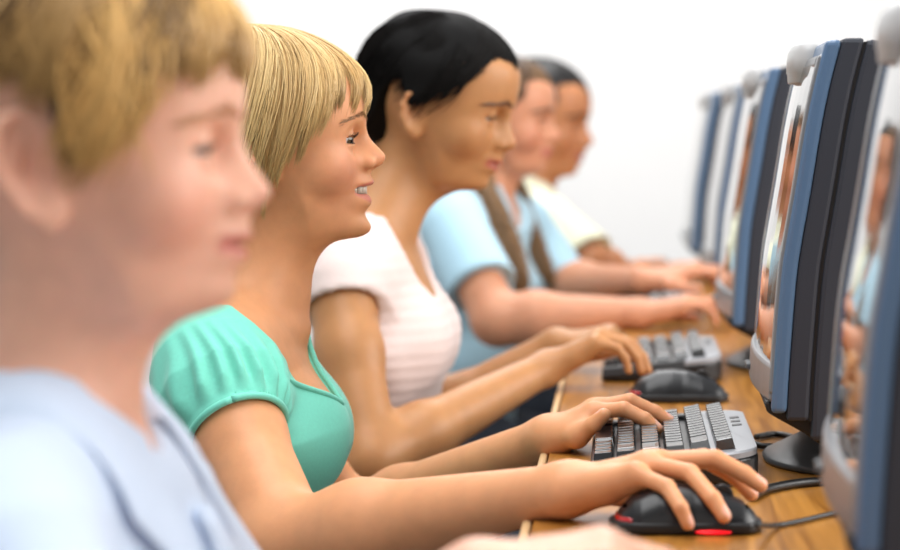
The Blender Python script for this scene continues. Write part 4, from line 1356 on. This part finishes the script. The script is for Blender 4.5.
KEYS = {}
def deck(x): return 0.0175 + (x + 0.055) * 0.105

def build_keyboard(loc, yaw, label, cable=None):
    o = empty('keyboard', loc, R(yaw))
    hw = 0.172
    # outline: straight towards the pupil, bowed along the back with a rounded swell at either end
    def outline(grow=0.0, xmin=-0.0565):
        xb, pts = 0.0985 + grow, []
        for cx, cy, r, a0 in ((xb - 0.034, -hw - grow + 0.034, 0.034, -90), (xb - 0.050, hw + grow - 0.050, 0.050, 0)):
            pts += [(cx + r * math.cos(R(a0 + 90 * i / 9)), cy + r * math.sin(R(a0 + 90 * i / 9))) for i in range(10)]
        pts += [(xmin - grow, hw + grow), (xmin - grow, -hw - grow)]
        return pts
    bm = bmesh.new()
    ol = outline()
    add_loft(bm, [[(x * 0.99, y * 0.985, 0.002) for x, y in ol], [(x, y, 0.005) for x, y in ol], [(x, y, deck(x) - 0.007) for x, y in ol], [(x, y, deck(x) - 0.0045) for x, y in outline(-0.002)]])
    bm_obj('base', bm, M_BLACK, o, bevel=0.002)
    # silver top plate from behind the number row to the back edge
    bm = bmesh.new()
    ol2 = [(x, y) for x, y in outline(-0.001, 0.0490)]
    add_loft(bm, [[(x, y, deck(x) - 0.006) for x, y in ol2], [(x, y, deck(x) - 0.001) for x, y in ol2], [(x * 0.985 + 0.0012, y * 0.985, deck(x) + 0.0008) for x, y in ol2]])
    bm_obj('top_plate', bm, M_KSILV, o, bevel=0.0015)
    for s in (-1, 1):
        bm = bmesh.new()
        add_loft(bm, [[(-0.0555, s * (hw - 0.001), deck(-0.0555) - 0.006), (0.050, s * (hw - 0.001), deck(0.050) - 0.006), (0.050, s * (hw - 0.0215), deck(0.050) - 0.006), (-0.0555, s * (hw - 0.0215), deck(-0.0555) - 0.006)],
                      [(-0.0555, s * (hw - 0.002), deck(-0.0555) + 0.0005), (0.050, s * (hw - 0.002), deck(0.050) + 0.0005), (0.050, s * (hw - 0.0215), deck(0.050) + 0.0005), (-0.0555, s * (hw - 0.0215), deck(-0.0555) + 0.0005)]])
        bm_obj('side_plate', bm, M_BLACK, o, bevel=0.0012)
    for i in range(3):
        bm = bmesh.new()
        add_box(bm, (0.0865, 0.085 - i * 0.030, deck(0.0865) + 0.0008), (0.0095, 0.0130, 0.0014), Matrix.Rotation(-0.10, 3, 'Y'))
        bm_obj('indicator_slot', bm, M_BLACK, o, bevel=0.0006)
    pitch = 0.0190
    L = pitch * 15.5
    rows = [(-0.0435, [1.5, 1.25, 1.25, 6.5, 1.25, 1.25, 1.25, 1.25]), (-0.0225, [2.25] + [1] * 10 + [2.25, 1]), (0.0005, [1.75] + [1] * 11 + [2.75]),
            (0.0225, [1.5] + [1] * 12 + [2.0]), (0.0465, [1] * 13 + [2.5]), (0.0690, [1] * 15 + [0.5])]
    for ri, (x, ks) in enumerate(rows):
        y = L / 2
        depth = 0.0188 if ri < 5 else 0.0180
        hh = 0.0095 if ri < 4 else 0.0115
        for ki, u in enumerate(ks):
            wy = u * pitch
            key = (round(u, 2), ri)
            if key not in KEYS:
                KEYS[key] = key_mesh('key', depth, wy - 0.0008, hh, M_KEYG if (ri == 5 and False) else M_KEY)
            k = bpy.data.objects.new('key', KEYS[key])
            C.objects.link(k)
            k.parent = o
            k.location = (x, y - wy / 2, deck(x) - 0.001)
            k.rotation_euler = (0, -0.105 - (0.0 if ri < 4 else 0.10), 0)
            y -= wy
    if cable:
        bm = bmesh.new()
        add_tube(bm, catmull(cable, 10), 0.0028, 8)
        bm_obj('cable', bm, M_CABLE, o, True)
    tag(o, label, 'keyboard', 'keyboards on the desk')
    return o

# ================================================================== mice
M_MOUSE = new_mat('black_mouse_plastic', (22, 23, 26), rough=0.32, spec=0.5)
M_MSIDE = new_mat('matt_mouse_side', (20, 20, 22), rough=0.5)
M_RED = new_mat('red_lens', (176, 24, 30), rough=0.25, coat=0.4)
M_GLOW = new_mat('red_glow', (255, 30, 40), rough=0.3, emit=(235, 20, 34), emit_s=1.1)

_mouse = {}
def build_mouse(loc, yaw, label, cable=None, glow=True):
    o = empty('computer_mouse', loc, R(yaw))
    if not _mouse:
        def shell(P):
            x, y, z = P.T
            u = np.clip((x + 0.061) / 0.122, 0, 1)
            hgt = np.interp(u, [0, .06, .15, .3, .45, .6, .75, .88, .96, 1.0], [0.008, .018, .0275, .036, .0375, .036, .031, .0245, .018, .010])
            wid = np.interp(u, [0, .06, .2, .4, .55, .75, .92, 1.0], [.018, .026, .032, .031, .0285, .0295, .0275, .019])
            q = ((np.abs(y) / wid) ** 2.6 + (np.maximum(z, 0) / hgt) ** 2.3) ** (1 / 2.4)
            d = (q - 1) * 0.028
            d = smax(d, np.abs(x) - 0.061, 0.02)
            return smax(d, 0.006 - z, 0.002) * 0.7
        def seam(P):       # gap between the two buttons
            x, y, z = P.T
            return np.maximum(np.maximum(np.abs(y) - 0.0008, 0.005 - x), 0.012 - z)
        n = Node(lambda P: np.maximum(shell(P), -seam(P) * 0.8), (0, 0, 0.02), 0.075)
        V, q = polygonize(n, (-0.072, -0.042, -0.004), (0.072, 0.042, 0.05), 0.0012, smooth=2)
        me = np_mesh('mouse_shell', V, q); _mouse['shell'] = me
        n2 = Node(lambda P: smax(smax(np.interp((P[:, 0] + 0.061) / 0.122, [0, .06, .2, .4, .55, .75, .92, 1.0], [.019, .027, .033, .032, .0298, .0305, .0285, .02]) * -1 + np.abs(P[:, 1]), np.abs(P[:, 0]) - 0.062, 0.02), np.abs(P[:, 2] - 0.0055) - 0.0045, 0.002) * 0.8, (0, 0, 0.005), 0.075)
        V, q = polygonize(n2, (-0.072, -0.042, -0.004), (0.072, 0.042, 0.02), 0.0015, smooth=2)
        _mouse['skirt'] = np_mesh('mouse_skirt', V, q)
        n3 = Node(lambda P: smax(smax(shell(P) - 0.0008, P[:, 0] + 0.0430, 0.002), np.abs(P[:, 2] - 0.0115) - 0.0022, 0.002), (-0.052, 0, 0.012), 0.045)
        V, q = polygonize(n3, (-0.072, -0.042, 0.0), (-0.03, 0.042, 0.03), 0.0012, smooth=1)
        _mouse['lens'] = np_mesh('mouse_lens', V, q)
        _mouse['shell'].materials.append(M_MOUSE); _mouse['skirt'].materials.append(M_MSIDE); _mouse['lens'].materials.append(M_RED)
        for k in ('shell', 'skirt', 'lens'):
            _mouse[k].polygons.foreach_set('use_smooth', [True] * len(_mouse[k].polygons))
    for nm, k in (('shell', 'shell'), ('skirt', 'skirt'), ('rear_lens', 'lens')):
        c = bpy.data.objects.new(nm, _mouse[k]); C.objects.link(c); c.parent = o
    bm = bmesh.new()
    bmesh.ops.create_cone(bm, cap_ends=True, segments=24, radius1=0.009, radius2=0.009, depth=0.006, matrix=Matrix.Translation((0.030, 0, 0.0285)) @ Matrix.Rotation(PI / 2, 4, 'X'))
    bm_obj('scroll_wheel', bm, M_MSIDE, o, bevel=0.001)
    if glow:
        bm = bmesh.new()
        bmesh.ops.create_uvsphere(bm, u_segments=20, v_segments=10, radius=1, matrix=Matrix.Translation((0.021, -0.0296, 0.0030)) @ Matrix.Diagonal((0.0150, 0.0030, 0.0017, 1)))
        bm_obj('light_strip', bm, M_GLOW, o, True)
    if cable:
        bm = bmesh.new()
        inv = Matrix.Rotation(-R(yaw), 4, 'Z') @ Matrix.Translation(-Vector(loc))
        add_tube(bm, [tuple(inv @ Vector(p)) for p in catmull(cable, 10)], 0.0022, 8)
        bm_obj('cable', bm, M_CABLE, o, True)
    tag(o, label, 'mouse', 'computer mice on the desk')
    return o

def build_gear():
    build_monitor((0.148, 1.64, DESK), -2.2, 'nearest monitor, blurred and cut off by the right of the frame')
    build_monitor((0.1365, 2.37, DESK), -0.8, 'sharpest monitor, with charcoal side and pale knob on top, before the girl in mint')
    build_monitor((0.140, 3.34, DESK), 0.8, 'blurred monitor directly behind the sharpest one, third along the desk')
    build_monitor((0.154, 4.39, DESK), 1.0, 'blurred monitor seen as a narrow pale and blue band, fourth along the desk')
    build_monitor((0.141, 5.29, DESK), 0.5, 'farthest monitor at the end of the desk, standing before the bare white wall')
    build_keyboard((0.025, 2.347, DESK), 0, 'sharp silver and black keyboard under the left hand of the girl in mint')
    build_keyboard((0.028, 3.25, DESK), 0, 'blurred keyboard under the hands of the girl in the pale pink top')
    build_keyboard((0.030, 4.22, DESK), 0, 'far keyboard under the hands of the girl in the light blue shirt')
    build_keyboard((0.020, 5.15, DESK), 0, 'farthest keyboard, a grey band in front of the child in pale yellow')
    build_keyboard((0.028, 1.40, DESK), 0, 'keyboard under the left hand of the boy in the pale blue shirt, nearest of all')
    build_mouse((0.050, 1.942, DESK), 2, 'black mouse glowing red, held by the girl in mint', [onz(757, 525, 0.733), onz(775, 525.5, 0.7200), onz(800, 521, 0.7192), onz(840, 512, 0.7192), onz(900, 502, 0.7192), (0.40, 2.04, 0.7192), (0.58, 2.12, 0.7192), (0.72, 2.10, 0.7192)])
    build_mouse((0.0635, 2.876, DESK), 0, 'black mouse with a red rear edge lying free behind the sharp keyboard', None, False)
    # loose leads between the keyboard and the monitor's foot
    bm = bmesh.new()
    P = [onz(756, 437, 0.7205), onz(775, 434, 0.7195), onz(792, 437, 0.7195), onz(797, 441, 0.7195), onz(788, 446, 0.7195), onz(765, 446, 0.7195), onz(754, 444, 0.7205)]
    add_tube(bm, catmull(P, 10), 0.0032, 10)
    o = bm_obj('power_cable', bm, M_CABLE, None, True)
    tag(o, 'black cable folded into a flat loop behind the sharp keyboard', 'cable')
    bm = bmesh.new()
    P = [onz(752, 497, 0.7205), onz(768, 489, 0.7205), onz(800, 483, 0.7205), onz(835, 481, 0.7205), onz(890, 482, 0.7205), (0.42, 2.22, 0.7205), (0.60, 2.30, 0.7205), (0.72, 2.28, 0.7205)]
    add_tube(bm, catmull(P, 10), 0.0042, 10)
    o = bm_obj('monitor_cable', bm, M_CABLE, None, True)
    tag(o, 'thick black cable running from the sharp keyboard past the monitor foot', 'cable')
# ================================================================== build
FINE = True
w = bpy.data.worlds.new('world'); bpy.context.scene.world = w; w.use_nodes = True
w.node_tree.nodes['Background'].inputs[0].default_value = (1, 1, 1, 1)
w.node_tree.nodes['Background'].inputs[1].default_value = 0.46
def area(name, loc, target, size, energy, col=(1, 1, 1)):
    l = bpy.data.lights.new(name, 'AREA'); l.shape = 'RECTANGLE'; l.size, l.size_y = size; l.energy = energy; l.color = col
    o = bpy.data.objects.new(name, l); C.objects.link(o); o.location = loc
    o.rotation_euler = (Vector(target) - Vector(loc)).to_track_quat('-Z', 'Y').to_euler()
    return o
area('ceiling_or_wash_light', (-0.3, 2.0, 2.75), (-0.3, 2.0, 0), (1.4, 3.0), 64)
area('ceiling_or_wash_light', (-0.3, 5.0, 2.75), (-0.3, 5.2, 0), (1.6, 1.6), 53)  # unseen wall washer, added to brighten the back wall
area('window_or_fill_light', (2.7, 2.2, 1.9), (-0.3, 2.4, 0.95), (3.4, 1.5), 112, (1, 0.98, 0.95))
area('window_or_fill_light', (0.6, -3.0, 1.8), (-0.1, 2.8, 0.9), (2.2, 1.6), 9, (1, 0.98, 0.95))  # weak fill added behind the camera to lift the near sides
build_room()
build_gear()
for nm in ('girl', 'boy', 'third', 'fourth', 'fifth'):
    globals()['build_' + nm]()
vs = bpy.context.scene.view_settings
vs.view_transform = 'Standard'; vs.look = 'None'; vs.exposure = 0.0; vs.gamma = 1.0; vs.use_curve_mapping = False
bpy.context.scene.cycles.use_denoising = True
